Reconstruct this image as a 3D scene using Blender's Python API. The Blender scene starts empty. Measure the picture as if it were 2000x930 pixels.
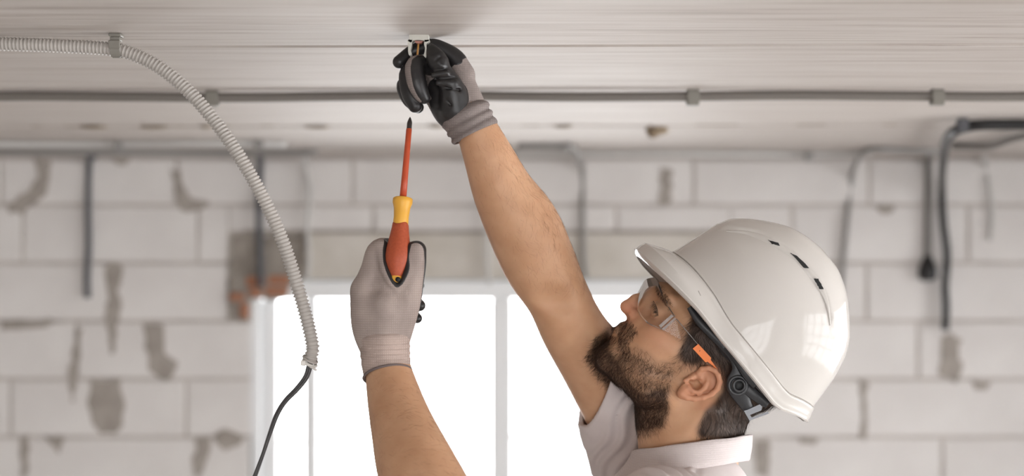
import bpy, bmesh, math, random
import numpy as np
from mathutils import Vector, Matrix
from mathutils.bvhtree import BVHTree

# ------------------------------------------------------------------ camera
SC = bpy.context.scene
COL = SC.collection
F = 2778.0            # focal length in photo pixels (50 mm on 36 mm, 2000 px wide)
CZ = 2.30             # camera height
Y0 = 1.92             # distance of the working plane (hands, clip)
CEIL = 2.573
WALLY = 4.89
FLOOR = 0.42
rng = np.random.default_rng(7)
random.seed(7)

cam_d = bpy.data.cameras.new('camera')
cam = bpy.data.objects.new('camera', cam_d)
COL.objects.link(cam)
cam.location = (0, 0, CZ)
cam.rotation_euler = (math.pi / 2, 0, 0)
cam_d.sensor_width = 36.0
cam_d.lens = 50.0
cam_d.clip_start = 0.05
cam_d.clip_end = 200
cam_d.dof.use_dof = True
cam_d.dof.focus_distance = 1.90
cam_d.dof.aperture_fstop = 2.2
SC.camera = cam

# ------------------------------------------------------------------ world: overcast white sky
world = bpy.data.worlds.new('overcast_sky')
SC.world = world
world.use_nodes = True
bg = world.node_tree.nodes['Background']
bg.inputs['Color'].default_value = (0.985, 0.99, 1.0, 1)
bg.inputs['Strength'].default_value = 9.0
SC.view_settings.view_transform = 'Standard'
SC.view_settings.look = 'None'
SC.view_settings.exposure = 0.08
SC.view_settings.gamma = 1.0
SC.view_settings.use_curve_mapping = False
SC.cycles.use_denoising = True
SC.cycles.max_bounces = 9
SC.cycles.diffuse_bounces = 4
SC.cycles.adaptive_threshold = 0.025
SC.cycles.sample_clamp_indirect = 8.0

ROOM = dict(x0=-3.6, x1=2.7, y0=-3.2, y1=WALLY)
# daylight openings: (name, wall, a0, a1, z0, z1)
OPEN_RIGHT = (-1.6, 4.35, 0.85, 2.44)     # on the right wall, y range and z range
OPEN_REAR1 = (-0.9, 2.4, 0.85, 2.44)      # unseen rear window, widened as camera-side fill; x range and z range


def portal(name, loc, rot, sx, sy):
    d = bpy.data.lights.new(name, 'AREA')
    d.shape = 'RECTANGLE'
    d.size, d.size_y = sx, sy
    d.cycles.is_portal = True
    o = bpy.data.objects.new(name, d)
    o.location, o.rotation_euler = loc, rot
    COL.objects.link(o)


def opening_portals():
    a, b, c, d = OPEN_RIGHT
    portal('daylight_portal_right', (ROOM['x1'] + 0.12, (a + b) / 2, (c + d) / 2), (0, math.pi / 2, 0), d - c, b - a)
    a, b, c, d = OPEN_REAR1
    portal('daylight_portal_rear', (((a + b) / 2), ROOM['y0'] - 0.12, (c + d) / 2), (math.pi / 2, 0, 0), b - a, d - c)
    x0, x1 = WIN_X
    portal('daylight_portal_back', ((x0 + x1) / 2, WALLY + 0.22, (WIN_Z[0] + WIN_Z[1]) / 2), (-math.pi / 2, 0, 0), x1 - x0, WIN_Z[1] - WIN_Z[0])


# ------------------------------------------------------------------ pixel helpers
PXM = Y0 / F


def P(px, py, w=0.0):
    """photo pixel + depth offset (in working-plane pixels, + is away) -> world point"""
    Y = Y0 + w * PXM
    return np.array([(px - 1000.0) * Y / F, Y, CZ - (py - 465.0) * Y / F])


def PR(r, w=0.0):
    return r * (Y0 + w * PXM) / F


def W(px, py, Y):
    return np.array([(px - 1000.0) * Y / F, Y, CZ - (py - 465.0) * Y / F])


WIN_X = (W(487, 0, WALLY)[0], W(1385, 0, WALLY)[0])
WIN_Z = (1.05, W(0, 545, WALLY)[2])
opening_portals()


# ------------------------------------------------------------------ materials
def srgb(r, g, b):
    f = lambda c: (c / 255 / 12.92) if c <= 10 else ((c / 255 + 0.055) / 1.055) ** 2.4
    return (f(r), f(g), f(b), 1)


def new_mat(name):
    m = bpy.data.materials.new(name)
    m.use_nodes = True
    nt = m.node_tree
    return m, nt, nt.nodes['Principled BSDF']


def N(nt, typ, **kw):
    n = nt.nodes.new(typ)
    for k, v in kw.items():
        if k in n.inputs:
            n.inputs[k].default_value = v
        else:
            setattr(n, k, v)
    return n


def mat(name, col, rough=0.6, metal=0.0, spec=0.5, noise=None, bump=None, col2=None, coat=0.0, sss=0.0, stretch=(1, 1, 1), detail=6):
    m, nt, b = new_mat(name)
    b.inputs['Base Color'].default_value = col
    b.inputs['Roughness'].default_value = rough
    b.inputs['Metallic'].default_value = metal
    b.inputs['Specular IOR Level'].default_value = spec
    b.inputs['Coat Weight'].default_value = coat
    if sss:
        b.inputs['Subsurface Weight'].default_value = sss
        b.inputs['Subsurface Radius'].default_value = (0.010, 0.004, 0.002)
        b.inputs['Subsurface Scale'].default_value = 0.6
    if noise or bump:
        tc = N(nt, 'ShaderNodeTexCoord')
        mp = N(nt, 'ShaderNodeMapping')
        mp.inputs['Scale'].default_value = stretch
        nt.links.new(tc.outputs['Object'], mp.inputs['Vector'])
    if noise:
        nz = N(nt, 'ShaderNodeTexNoise', Scale=noise, Detail=detail)
        nt.links.new(mp.outputs[0], nz.inputs['Vector'])
        cr = N(nt, 'ShaderNodeValToRGB')
        cr.color_ramp.elements[0].position = 0.35
        cr.color_ramp.elements[1].position = 0.65
        cr.color_ramp.elements[0].color = col
        cr.color_ramp.elements[1].color = col2 or col
        nt.links.new(nz.outputs['Fac'], cr.inputs[0])
        nt.links.new(cr.outputs[0], b.inputs['Base Color'])
    if bump:
        sc, st, dist = bump
        nb = N(nt, 'ShaderNodeTexNoise', Scale=sc, Detail=4)
        nt.links.new(mp.outputs[0], nb.inputs['Vector'])
        bp = N(nt, 'ShaderNodeBump', Strength=st, Distance=dist)
        nt.links.new(nb.outputs['Fac'], bp.inputs['Height'])
        nt.links.new(bp.outputs[0], b.inputs['Normal'])
    return m


def knit_mat(name, c1, c2, scale, rough=0.85):
    """fine knitted fabric: two crossed wave textures for relief and colour"""
    m, nt, b = new_mat(name)
    tc = N(nt, 'ShaderNodeTexCoord')
    w1 = N(nt, 'ShaderNodeTexWave', Scale=scale, Distortion=0.6)
    w1.bands_direction = 'X'
    w2 = N(nt, 'ShaderNodeTexWave', Scale=scale * 0.8, Distortion=0.6)
    w2.bands_direction = 'Z'
    nz = N(nt, 'ShaderNodeTexNoise', Scale=22.0, Detail=3)
    for n in (w1, w2, nz):
        nt.links.new(tc.outputs['Object'], n.inputs['Vector'])
    mul = N(nt, 'ShaderNodeMath', operation='MULTIPLY')
    nt.links.new(w1.outputs['Fac'], mul.inputs[0])
    nt.links.new(w2.outputs['Fac'], mul.inputs[1])
    ad = N(nt, 'ShaderNodeMath', operation='MULTIPLY_ADD')
    nt.links.new(mul.outputs[0], ad.inputs[0])
    ad.inputs[1].default_value = 0.32
    nt.links.new(nz.outputs['Fac'], ad.inputs[2])
    cr = N(nt, 'ShaderNodeValToRGB')
    cr.color_ramp.elements[0].position = 0.15
    cr.color_ramp.elements[1].position = 1.0
    cr.color_ramp.elements[0].color = c1
    cr.color_ramp.elements[1].color = c2
    nt.links.new(ad.outputs[0], cr.inputs[0])
    nt.links.new(cr.outputs[0], b.inputs['Base Color'])
    bp = N(nt, 'ShaderNodeBump', Strength=0.5, Distance=0.0006)
    nt.links.new(mul.outputs[0], bp.inputs['Height'])
    nt.links.new(bp.outputs[0], b.inputs['Normal'])
    b.inputs['Roughness'].default_value = rough
    b.inputs['Specular IOR Level'].default_value = 0.2
    return m


def clear_mat(name, tint=(1, 1, 1, 1), rough=0.02, ior=1.45):
    m = bpy.data.materials.new(name)
    m.use_nodes = True
    nt = m.node_tree
    nt.nodes.clear()
    out = N(nt, 'ShaderNodeOutputMaterial')
    tr = N(nt, 'ShaderNodeBsdfTransparent', Color=tint)
    gl = N(nt, 'ShaderNodeBsdfGlossy', Roughness=rough)
    fr = N(nt, 'ShaderNodeFresnel', IOR=ior)
    mx = N(nt, 'ShaderNodeMixShader')
    nt.links.new(fr.outputs[0], mx.inputs[0])
    nt.links.new(tr.outputs[0], mx.inputs[1])
    nt.links.new(gl.outputs[0], mx.inputs[2])
    nt.links.new(mx.outputs[0], out.inputs[0])
    return m


M = {}
M['block'] = mat('aerated_concrete', srgb(222, 217, 214), 0.95, spec=0.15, noise=3.2, col2=srgb(234, 230, 227), bump=(60, 0.25, 0.004))
M['mortar'] = mat('mortar', srgb(190, 182, 175), 0.95, spec=0.1, noise=9, col2=srgb(210, 203, 197), bump=(40, 0.5, 0.006))
M['smear'] = mat('mortar_smear', srgb(158, 150, 142), 0.95, spec=0.1, noise=14, col2=srgb(178, 170, 162), bump=(50, 0.5, 0.004))
M['lintel'] = mat('lintel_concrete', srgb(200, 193, 182), 0.9, spec=0.15, noise=5, col2=srgb(220, 214, 206), bump=(30, 0.3, 0.004))
M['rough_fill'] = mat('rough_fill', srgb(140, 132, 124), 0.95, spec=0.1, noise=12, col2=srgb(174, 166, 157), bump=(25, 0.8, 0.01))
M['brick'] = mat('red_brick', srgb(190, 132, 102), 0.95, spec=0.1, noise=18, col2=srgb(166, 120, 98), bump=(40, 0.5, 0.006))
M['pvc'] = mat('white_window_pvc', srgb(244, 245, 246), 0.35)
M['floor'] = mat('screed_floor', srgb(192, 188, 184), 0.9, noise=4, col2=srgb(206, 202, 198), bump=(30, 0.3, 0.004))
M['plaster'] = mat('plaster_wall', srgb(222, 219, 215), 0.95, noise=3, col2=srgb(230, 227, 224), spec=0.15)
M['glass'] = clear_mat('window_glass')
M['conduit'] = mat('grey_conduit_plastic', srgb(176, 170, 164), 0.5, noise=8, col2=srgb(184, 178, 172))
M['conduit_dark'] = mat('dark_conduit_plastic', srgb(118, 112, 106), 0.6)
M['clip_grey'] = mat('grey_clip_plastic', srgb(128, 124, 116), 0.5)
M['clip_light'] = mat('pale_clip_plastic', srgb(196, 193, 184), 0.45)
M['cable_black'] = mat('black_cable', srgb(34, 33, 34), 0.45)
M['cable_near'] = mat('charcoal_cable_sheath', srgb(70, 69, 70), 0.4)
M['cable_dark'] = mat('dark_grey_cable', srgb(84, 84, 88), 0.6)
M['cable_grey'] = mat('grey_cable', srgb(150, 147, 144), 0.6)
M['cable_mid'] = mat('mid_grey_cable', srgb(122, 118, 114), 0.6)
M['cable_pale'] = mat('pale_cable', srgb(205, 203, 200), 0.6)
M['tie'] = mat('white_nylon', srgb(226, 222, 216), 0.4)
M['brown'] = mat('brown_foam', srgb(150, 132, 110), 0.95, bump=(60, 0.6, 0.006), noise=20, col2=srgb(128, 112, 92))
M['orange_shaft'] = mat('orange_insulation', srgb(192, 78, 44), 0.4)
M['orange_grip'] = mat('orange_grip', srgb(168, 74, 42), 0.55, noise=300, col2=srgb(180, 82, 48), bump=(900, 0.15, 0.0004))
M['yellow_grip'] = mat('yellow_grip', srgb(232, 172, 62), 0.45)
M['steel_dark'] = mat('blackened_steel', srgb(70, 64, 62), 0.4, metal=0.6)
M['brass'] = mat('yellow_zinc', srgb(232, 186, 120), 0.3, metal=0.35)
M['steel'] = mat('bright_steel', srgb(92, 92, 94), 0.35, metal=1.0)
M['red_plug'] = mat('reddish_plug', srgb(176, 120, 106), 0.5)
M['helmet'] = mat('white_helmet_shell', srgb(200, 195, 189), 0.09, spec=0.28, coat=0.0, noise=6, col2=srgb(206, 201, 196))
M['black_plastic'] = mat('black_plastic', srgb(44, 44, 46), 0.38)
M['vent_black'] = mat('vent_black', srgb(14, 15, 16), 0.6)
M['temple'] = clear_mat('clear_temple', (0.95, 0.95, 0.95, 1), ior=1.2)
M['lens'] = clear_mat('clear_polycarbonate', (0.985, 0.985, 0.985, 1), ior=1.22)
M['lens_edge'] = mat('polycarbonate_edge', srgb(226, 222, 220), 0.12, coat=0.5)
M['lens_edge'].node_tree.nodes['Principled BSDF'].inputs['Transmission Weight'].default_value = 0.7
M['orange_tip'] = mat('orange_rubber_tip', srgb(244, 128, 44), 0.45)
M['hair'] = mat('dark_brown_hair', srgb(48, 35, 27), 0.55, spec=0.3)
M['beard'] = mat('brown_beard_hair', srgb(64, 44, 33), 0.55, spec=0.35)
M['arm_hair'] = mat('light_brown_hair', srgb(120, 84, 56), 0.6, spec=0.3)
M['shirt'] = mat('pale_lilac_grey_jersey', srgb(214, 203, 201), 0.9, spec=0.15, noise=25, col2=srgb(220, 210, 208), bump=(420, 0.12, 0.0008))
M['collar'] = knit_mat('ribbed_collar_knit', srgb(204, 193, 191), srgb(222, 212, 210), 140)
M['trousers'] = mat('work_trousers', srgb(80, 82, 90), 0.9)
M['boots'] = mat('work_boots', srgb(70, 56, 44), 0.7)
M['knit'] = knit_mat('grey_knit_glove', srgb(118, 108, 104), srgb(164, 152, 147), 130)
M['knit_light'] = knit_mat('pale_grey_knit_glove', srgb(134, 122, 117), srgb(190, 174, 166), 130)
M['cuff'] = knit_mat('ribbed_cuff', srgb(104, 96, 94), srgb(146, 135, 131), 120)
M['cuff_light'] = knit_mat('pale_ribbed_cuff', srgb(142, 127, 120), srgb(202, 182, 172), 120)
M['hem'] = mat('glove_hem_thread', srgb(110, 98, 96), 0.9, bump=(500, 0.3, 0.0008))
M['nitrile'] = mat('black_nitrile_coating', srgb(32, 30, 31), 0.38, spec=0.45, noise=60, col2=srgb(44, 42, 42), bump=(180, 0.25, 0.0008))


# ceiling: streaky concrete planks
def ceiling_mat():
    m, nt, b = new_mat('streaked_concrete_plank')
    tc = N(nt, 'ShaderNodeTexCoord')
    mp = N(nt, 'ShaderNodeMapping')
    mp.inputs['Scale'].default_value = (1.2, 26, 1)
    nt.links.new(tc.outputs['Object'], mp.inputs['Vector'])
    n1 = N(nt, 'ShaderNodeTexNoise', Scale=2.0, Detail=9, Roughness=0.58, Distortion=0.5)
    nt.links.new(mp.outputs[0], n1.inputs['Vector'])
    cr = N(nt, 'ShaderNodeValToRGB')
    e = cr.color_ramp.elements
    e[0].position, e[0].color = 0.30, srgb(162, 151, 143)
    e[1].position, e[1].color = 0.62, srgb(194, 187, 181)
    mid = e.new(0.45)
    mid.color = srgb(184, 175, 168)
    nt.links.new(n1.outputs['Fac'], cr.inputs[0])
    # sparse dark hairline streaks
    mp2 = N(nt, 'ShaderNodeMapping')
    mp2.inputs['Scale'].default_value = (5.0, 150, 1)
    nt.links.new(tc.outputs['Object'], mp2.inputs['Vector'])
    n2 = N(nt, 'ShaderNodeTexNoise', Scale=1.6, Detail=5, Roughness=0.6)
    nt.links.new(mp2.outputs[0], n2.inputs['Vector'])
    r2 = N(nt, 'ShaderNodeValToRGB')
    r2.color_ramp.elements[0].position = 0.60
    r2.color_ramp.elements[0].color = (1, 1, 1, 1)
    r2.color_ramp.elements[1].position = 0.78
    r2.color_ramp.elements[1].color = (0.62, 0.58, 0.54, 1)
    nt.links.new(n2.outputs['Fac'], r2.inputs[0])
    mx = N(nt, 'ShaderNodeMix', data_type='RGBA', blend_type='MULTIPLY')
    mx.inputs[0].default_value = 1.0
    nt.links.new(cr.outputs[0], mx.inputs[6])
    nt.links.new(r2.outputs[0], mx.inputs[7])
    nt.links.new(mx.outputs[2], b.inputs['Base Color'])
    bp = N(nt, 'ShaderNodeBump', Strength=0.3, Distance=0.004)
    nt.links.new(n1.outputs['Fac'], bp.inputs['Height'])
    nt.links.new(bp.outputs[0], b.inputs['Normal'])
    b.inputs['Roughness'].default_value = 0.6
    b.inputs['Specular IOR Level'].default_value = 0.25
    return m


M['plank'] = ceiling_mat()
M['joint'] = mat('joint_filler', srgb(98, 86, 72), 0.95, noise=40, col2=srgb(128, 116, 98), stretch=(1, 1, 1), bump=(60, 0.8, 0.006))


def skin_mat():
    """skin colour with mottling; the 'scalp' attribute marks where hair grows"""
    m, nt, b = new_mat('skin')
    tc = N(nt, 'ShaderNodeTexCoord')
    n1 = N(nt, 'ShaderNodeTexNoise', Scale=26.0, Detail=5)
    nt.links.new(tc.outputs['Object'], n1.inputs['Vector'])
    cr = N(nt, 'ShaderNodeValToRGB')
    cr.color_ramp.elements[0].position = 0.3
    cr.color_ramp.elements[1].position = 0.72
    cr.color_ramp.elements[0].color = srgb(192, 146, 112)
    cr.color_ramp.elements[1].color = srgb(208, 164, 130)
    nt.links.new(n1.outputs['Fac'], cr.inputs[0])
    at2 = N(nt, 'ShaderNodeAttribute', attribute_name='blush')
    mxb = N(nt, 'ShaderNodeMix', data_type='RGBA')
    nt.links.new(at2.outputs['Fac'], mxb.inputs[0])
    nt.links.new(cr.outputs[0], mxb.inputs[6])
    mxb.inputs[7].default_value = srgb(206, 132, 106)
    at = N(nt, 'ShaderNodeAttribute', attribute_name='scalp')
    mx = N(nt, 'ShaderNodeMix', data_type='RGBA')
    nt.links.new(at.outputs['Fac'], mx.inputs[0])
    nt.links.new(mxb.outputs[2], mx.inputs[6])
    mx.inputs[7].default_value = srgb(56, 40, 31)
    nt.links.new(mx.outputs[2], b.inputs['Base Color'])
    n3 = N(nt, 'ShaderNodeTexNoise', Scale=700.0, Detail=3)
    nt.links.new(tc.outputs['Object'], n3.inputs['Vector'])
    bp = N(nt, 'ShaderNodeBump', Strength=0.12, Distance=0.0008)
    nt.links.new(n3.outputs['Fac'], bp.inputs['Height'])
    nt.links.new(bp.outputs[0], b.inputs['Normal'])
    b.inputs['Roughness'].default_value = 0.5
    b.inputs['Specular IOR Level'].default_value = 0.35
    b.inputs['Subsurface Weight'].default_value = 0.12
    b.inputs['Subsurface Radius'].default_value = (0.008, 0.003, 0.0015)
    b.inputs['Subsurface Scale'].default_value = 0.5
    return m


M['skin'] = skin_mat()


# ------------------------------------------------------------------ object helpers
def tag(o, label=None, cat=None, group=None, kind=None):
    if label: o['label'] = label
    if cat: o['category'] = cat
    if group: o['group'] = group
    if kind: o['kind'] = kind
    return o


def empty(name, loc=(0, 0, 0)):
    o = bpy.data.objects.new(name, None)
    o.location = loc
    o.empty_display_size = 0.05
    COL.objects.link(o)
    return o


def mesh_obj(name, verts, faces, m, parent=None, smooth=False, loc=None):
    me = bpy.data.meshes.new(name)
    v = np.asarray(verts, dtype=np.float64)
    if loc is None:
        loc = np.zeros(3)
        if parent is not None:
            loc = np.zeros(3)
        else:
            loc = np.array([v[:, 0].mean(), v[:, 1].mean(), v[:, 2].min()])
    loc = np.asarray(loc, dtype=np.float64)
    off = np.array(world_loc(parent)) + (loc if parent is not None else 0) if parent is not None else loc
    if parent is not None:
        # local origin of the part = centroid
        c = (v.min(0) + v.max(0)) / 2
        off = c
    vv = v - off
    if isinstance(faces, np.ndarray):
        me.vertices.add(len(vv))
        me.vertices.foreach_set('co', vv.ravel())
        n = faces.shape[1]
        me.loops.add(faces.size)
        me.loops.foreach_set('vertex_index', faces.ravel().astype(np.int32))
        me.polygons.add(len(faces))
        me.polygons.foreach_set('loop_start', np.arange(0, faces.size, n, dtype=np.int32))
        me.update(calc_edges=True)
    else:
        me.from_pydata([tuple(p) for p in vv], [], [tuple(int(i) for i in f) for f in faces])
        me.update()
    if smooth:
        me.polygons.foreach_set('use_smooth', np.ones(len(me.polygons), dtype=bool))
    me.materials.append(m)
    o = bpy.data.objects.new(name, me)
    COL.objects.link(o)
    if parent is not None:
        o.parent = parent
        o.location = Vector(off) - Vector(world_loc(parent))
    else:
        o.location = off
    return o


def world_loc(o):
    p = Vector((0, 0, 0))
    while o is not None:
        p = p + Vector(o.location)
        o = o.parent
    return p


class MB:
    """mesh builder in world coordinates"""
    def __init__(s):
        s.v, s.f = [], []

    def add(s, v, f):
        n = len(s.v)
        s.v += [tuple(p) for p in v]
        s.f += [tuple(i + n for i in q) for q in f]
        return s

    def box(s, a, b, bev=0.0):
        a, b = np.minimum(a, b), np.maximum(a, b)
        if bev <= 0:
            v = [(x, y, z) for z in (a[2], b[2]) for y in (a[1], b[1]) for x in (a[0], b[0])]
            f = [(0, 2, 3, 1), (4, 5, 7, 6), (0, 1, 5, 4), (2, 6, 7, 3), (0, 4, 6, 2), (1, 3, 7, 5)]
            return s.add(v, f)
        bm = bmesh.new()
        bmesh.ops.create_cube(bm, size=1.0)
        for q in bm.verts:
            q.co = Vector([(a[i] + b[i]) / 2 + q.co[i] * (b[i] - a[i]) for i in range(3)])
        bmesh.ops.bevel(bm, geom=list(bm.edges), offset=bev, segments=1, affect='EDGES')
        bm.verts.index_update()
        s.add([tuple(q.co) for q in bm.verts], [[q.index for q in fc.verts] for fc in bm.faces])
        bm.free()
        return s

    def obj(s, name, m, parent=None, smooth=False):
        return mesh_obj(name, np.array(s.v), s.f, m, parent, smooth)


def frames(pts):
    pts = np.asarray(pts, float)
    n = len(pts)
    T = np.zeros((n, 3))
    T[1:-1] = pts[2:] - pts[:-2]
    T[0], T[-1] = pts[1] - pts[0], pts[-1] - pts[-2]
    T /= np.linalg.norm(T, axis=1)[:, None]
    A = np.zeros((n, 3)); B = np.zeros((n, 3))
    ref = np.array([0, 1.0, 0]) if abs(T[0][1]) < 0.9 else np.array([1.0, 0, 0])
    a = np.cross(T[0], ref); a /= np.linalg.norm(a)
    for i in range(n):
        a = a - T[i] * np.dot(a, T[i]); a /= np.linalg.norm(a)
        A[i], B[i] = a, np.cross(T[i], a)
    return T, A, B


def tube_mesh(pts, radii, n=12, ratio=1.0, caps=True):
    """tube along pts; radii scalar or list; ratio scales the B axis"""
    pts = np.asarray(pts, float)
    radii = np.broadcast_to(np.asarray(radii, float), (len(pts),))
    T, A, B = frames(pts)
    ang = np.linspace(0, 2 * math.pi, n, endpoint=False)
    v = []
    for i in range(len(pts)):
        v.append(pts[i] + radii[i] * (np.cos(ang)[:, None] * A[i] + ratio * np.sin(ang)[:, None] * B[i]))
    v = np.concatenate(v)
    f = []
    for i in range(len(pts) - 1):
        for j in range(n):
            k = (j + 1) % n
            f.append((i * n + j, i * n + k, (i + 1) * n + k, (i + 1) * n + j))
    if caps:
        f.append(tuple(range(n - 1, -1, -1)))
        f.append(tuple((len(pts) - 1) * n + j for j in range(n)))
    return v, f


def tube(name, pts, radii, m, parent=None, n=12, ratio=1.0, caps=True):
    v, f = tube_mesh(pts, radii, n, ratio, caps)
    return mesh_obj(name, v, f, m, parent, True)


def spline(pts, step):
    """Catmull-Rom through pts, resampled at ~step"""
    pts = np.asarray(pts, float)
    q = np.vstack([2 * pts[0] - pts[1], pts, 2 * pts[-1] - pts[-2]])
    out = []
    for i in range(1, len(q) - 2):
        L = np.linalg.norm(q[i + 1, :3] - q[i, :3])
        m_ = max(2, int(L / step * 3))
        t = np.linspace(0, 1, m_, endpoint=False)[:, None]
        out.append(0.5 * ((2 * q[i]) + (-q[i - 1] + q[i + 1]) * t + (2 * q[i - 1] - 5 * q[i] + 4 * q[i + 1] - q[i + 2]) * t ** 2 + (-q[i - 1] + 3 * q[i] - 3 * q[i + 1] + q[i + 2]) * t ** 3))
    out.append(pts[-1:])
    c = np.vstack(out)
    s = np.concatenate([[0], np.cumsum(np.linalg.norm(np.diff(c[:, :3], axis=0), axis=1))])
    k = max(2, int(round(s[-1] / step)) + 1)
    u = np.linspace(0, s[-1], k)
    return np.stack([np.interp(u, s, c[:, j]) for j in range(c.shape[1])], 1)


def lathe(name, a, b, prof, m, parent=None, n=24, smooth=True):
    """prof: list of (t along a->b in metres, radius)"""
    a, b = np.asarray(a, float), np.asarray(b, float)
    T = (b - a) / np.linalg.norm(b - a)
    ref = np.array([0, 1.0, 0]) if abs(T[1]) < 0.9 else np.array([1.0, 0, 0])
    A = np.cross(T, ref); A /= np.linalg.norm(A)
    B = np.cross(T, A)
    ang = np.linspace(0, 2 * math.pi, n, endpoint=False)
    v = np.concatenate([a + T * t + r * (np.cos(ang)[:, None] * A + np.sin(ang)[:, None] * B) for t, r in prof])
    f = []
    for i in range(len(prof) - 1):
        for j in range(n):
            k = (j + 1) % n
            f.append((i * n + j, i * n + k, (i + 1) * n + k, (i + 1) * n + j))
    f.append(tuple(range(n - 1, -1, -1)))
    f.append(tuple((len(prof) - 1) * n + j for j in range(n)))
    o = mesh_obj(name, v, f, m, parent, smooth)
    return o


def prism(poly, y0, y1, bev=0.0):
    """polygon of (x,z) extruded in y"""
    n = len(poly)
    v = [(x, y0, z) for x, z in poly] + [(x, y1, z) for x, z in poly]
    f = [tuple(range(n)), tuple(range(2 * n - 1, n - 1, -1))]
    for i in range(n):
        j = (i + 1) % n
        f.append((j, i, i + n, j + n))
    return v, f


# ------------------------------------------------------------------ signed-distance modelling
class Field:
    def __init__(s, xs, ys, zs):
        s.ax = [np.asarray(a, np.float32) for a in (xs, ys, zs)]
        s.F = np.full([len(a) for a in s.ax], 1.0, np.float32)

    @classmethod
    def uniform(cls, lo, hi, h):
        return cls(*[np.arange(lo[i], hi[i] + h, h) for i in range(3)])

    def sl(s, lo, hi):
        r = []
        for i in range(3):
            a = int(np.searchsorted(s.ax[i], lo[i]))
            b = int(np.searchsorted(s.ax[i], hi[i]))
            r.append(slice(max(0, a - 1), min(len(s.ax[i]), b + 1)))
        return tuple(r)

    def grid(s, sl):
        X, Y, Z = s.ax[0][sl[0]], s.ax[1][sl[1]], s.ax[2][sl[2]]
        return X[:, None, None], Y[None, :, None], Z[None, None, :]

    def comb(s, sl, d, k, op):
        g = s.F[sl]
        if op == 'add':
            if k > 0:
                h = np.maximum(k - np.abs(g - d), 0) / k
                s.F[sl] = np.minimum(g, d) - h * h * (k * 0.25)
            else:
                s.F[sl] = np.minimum(g, d)
        elif op == 'sub':
            d = -d
            if k > 0:
                h = np.maximum(k - np.abs(g - d), 0) / k
                s.F[sl] = np.maximum(g, d) + h * h * (k * 0.25)
            else:
                s.F[sl] = np.maximum(g, d)

    def cone(s, a, b, r1, r2, k=0.0, op='add', pad=0.012):
        a, b = np.asarray(a, np.float32), np.asarray(b, np.float32)
        m_ = max(r1, r2) + k + pad
        sl = s.sl(np.minimum(a, b) - m_, np.maximum(a, b) + m_)
        X, Y, Z = s.grid(sl)
        ba = b - a
        l2 = float(ba @ ba)
        rr = r1 - r2
        a2 = l2 - rr * rr
        if l2 < 1e-12 or a2 <= 0:
            c, r = (a, r1) if r1 > r2 else (b, r2)
            d = np.sqrt((X - c[0]) ** 2 + (Y - c[1]) ** 2 + (Z - c[2]) ** 2) - r
            return s.comb(sl, d, k, op)
        il2 = 1.0 / l2
        px, py, pz = X - a[0], Y - a[1], Z - a[2]
        y = px * ba[0] + py * ba[1] + pz * ba[2]
        z = y - l2
        x2 = (px * l2 - ba[0] * y) ** 2 + (py * l2 - ba[1] * y) ** 2 + (pz * l2 - ba[2] * y) ** 2
        y2 = y * y * l2
        z2 = z * z * l2
        kk = np.sign(rr) * rr * rr * x2
        d = (np.sqrt(x2 * a2 * il2) + y * rr) * il2 - r1
        c1 = np.sign(z) * a2 * z2 > kk
        d = np.where(c1, np.sqrt(x2 + z2) * il2 - r2, d)
        c2 = (~c1) & (np.sign(y) * a2 * y2 < kk)
        d = np.where(c2, np.sqrt(x2 + y2) * il2 - r1, d)
        s.comb(sl, d, k, op)

    def chain(s, pts, k=0.0, op='add', inner=0.0):
        """pts: list of (world point, radius); pieces overlap so inner union is plain"""
        for i in range(len(pts) - 1):
            s.cone(pts[i][0], pts[i + 1][0], pts[i][1], pts[i + 1][1], k, op)

    def ell(s, c, r, R=None, k=0.0, op='add', pad=0.012):
        """ellipsoid; rows of R are its axes"""
        c = np.asarray(c, np.float32); r = np.asarray(r, np.float32)
        R = np.eye(3, dtype=np.float32) if R is None else np.asarray(R, np.float32)
        ext = np.abs(R.T) @ r + k + pad
        sl = s.sl(c - ext, c + ext)
        X, Y, Z = s.grid(sl)
        X, Y, Z = X - c[0], Y - c[1], Z - c[2]
        k0 = k1 = 0
        for i in range(3):
            q = X * R[i, 0] + Y * R[i, 1] + Z * R[i, 2]
            k0 = k0 + (q / r[i]) ** 2
            k1 = k1 + (q / r[i] ** 2) ** 2
        k0 = np.sqrt(k0); k1 = np.sqrt(k1) + 1e-9
        d = np.where(k0 < 1e-3, -r.min(), k0 * (k0 - 1) / k1)
        s.comb(sl, d, k, op)

    def cut(s, p, n, k=0.0):
        """remove the side the normal points to"""
        p, n = np.asarray(p, np.float32), np.asarray(n, np.float32)
        n = n / np.linalg.norm(n)
        sl = tuple(slice(0, len(a)) for a in s.ax)
        X, Y, Z = s.grid(sl)
        d = (X - p[0]) * n[0] + (Y - p[1]) * n[1] + (Z - p[2]) * n[2]
        s.comb(sl, -d, k, 'sub')

    def sample(s, v, F_=None):
        F_ = s.F if F_ is None else F_
        idx, t = [], []
        for i in range(3):
            a = s.ax[i]
            j = np.clip(np.searchsorted(a, v[:, i]) - 1, 0, len(a) - 2)
            idx.append(j)
            t.append(np.clip((v[:, i] - a[j]) / (a[j + 1] - a[j]), 0, 1))
        r = 0
        for dx in (0, 1):
            wx = t[0] if dx else 1 - t[0]
            for dy in (0, 1):
                wy = t[1] if dy else 1 - t[1]
                for dz in (0, 1):
                    wz = t[2] if dz else 1 - t[2]
                    r = r + wx * wy * wz * F_[idx[0] + dx, idx[1] + dy, idx[2] + dz]
        return r

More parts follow.
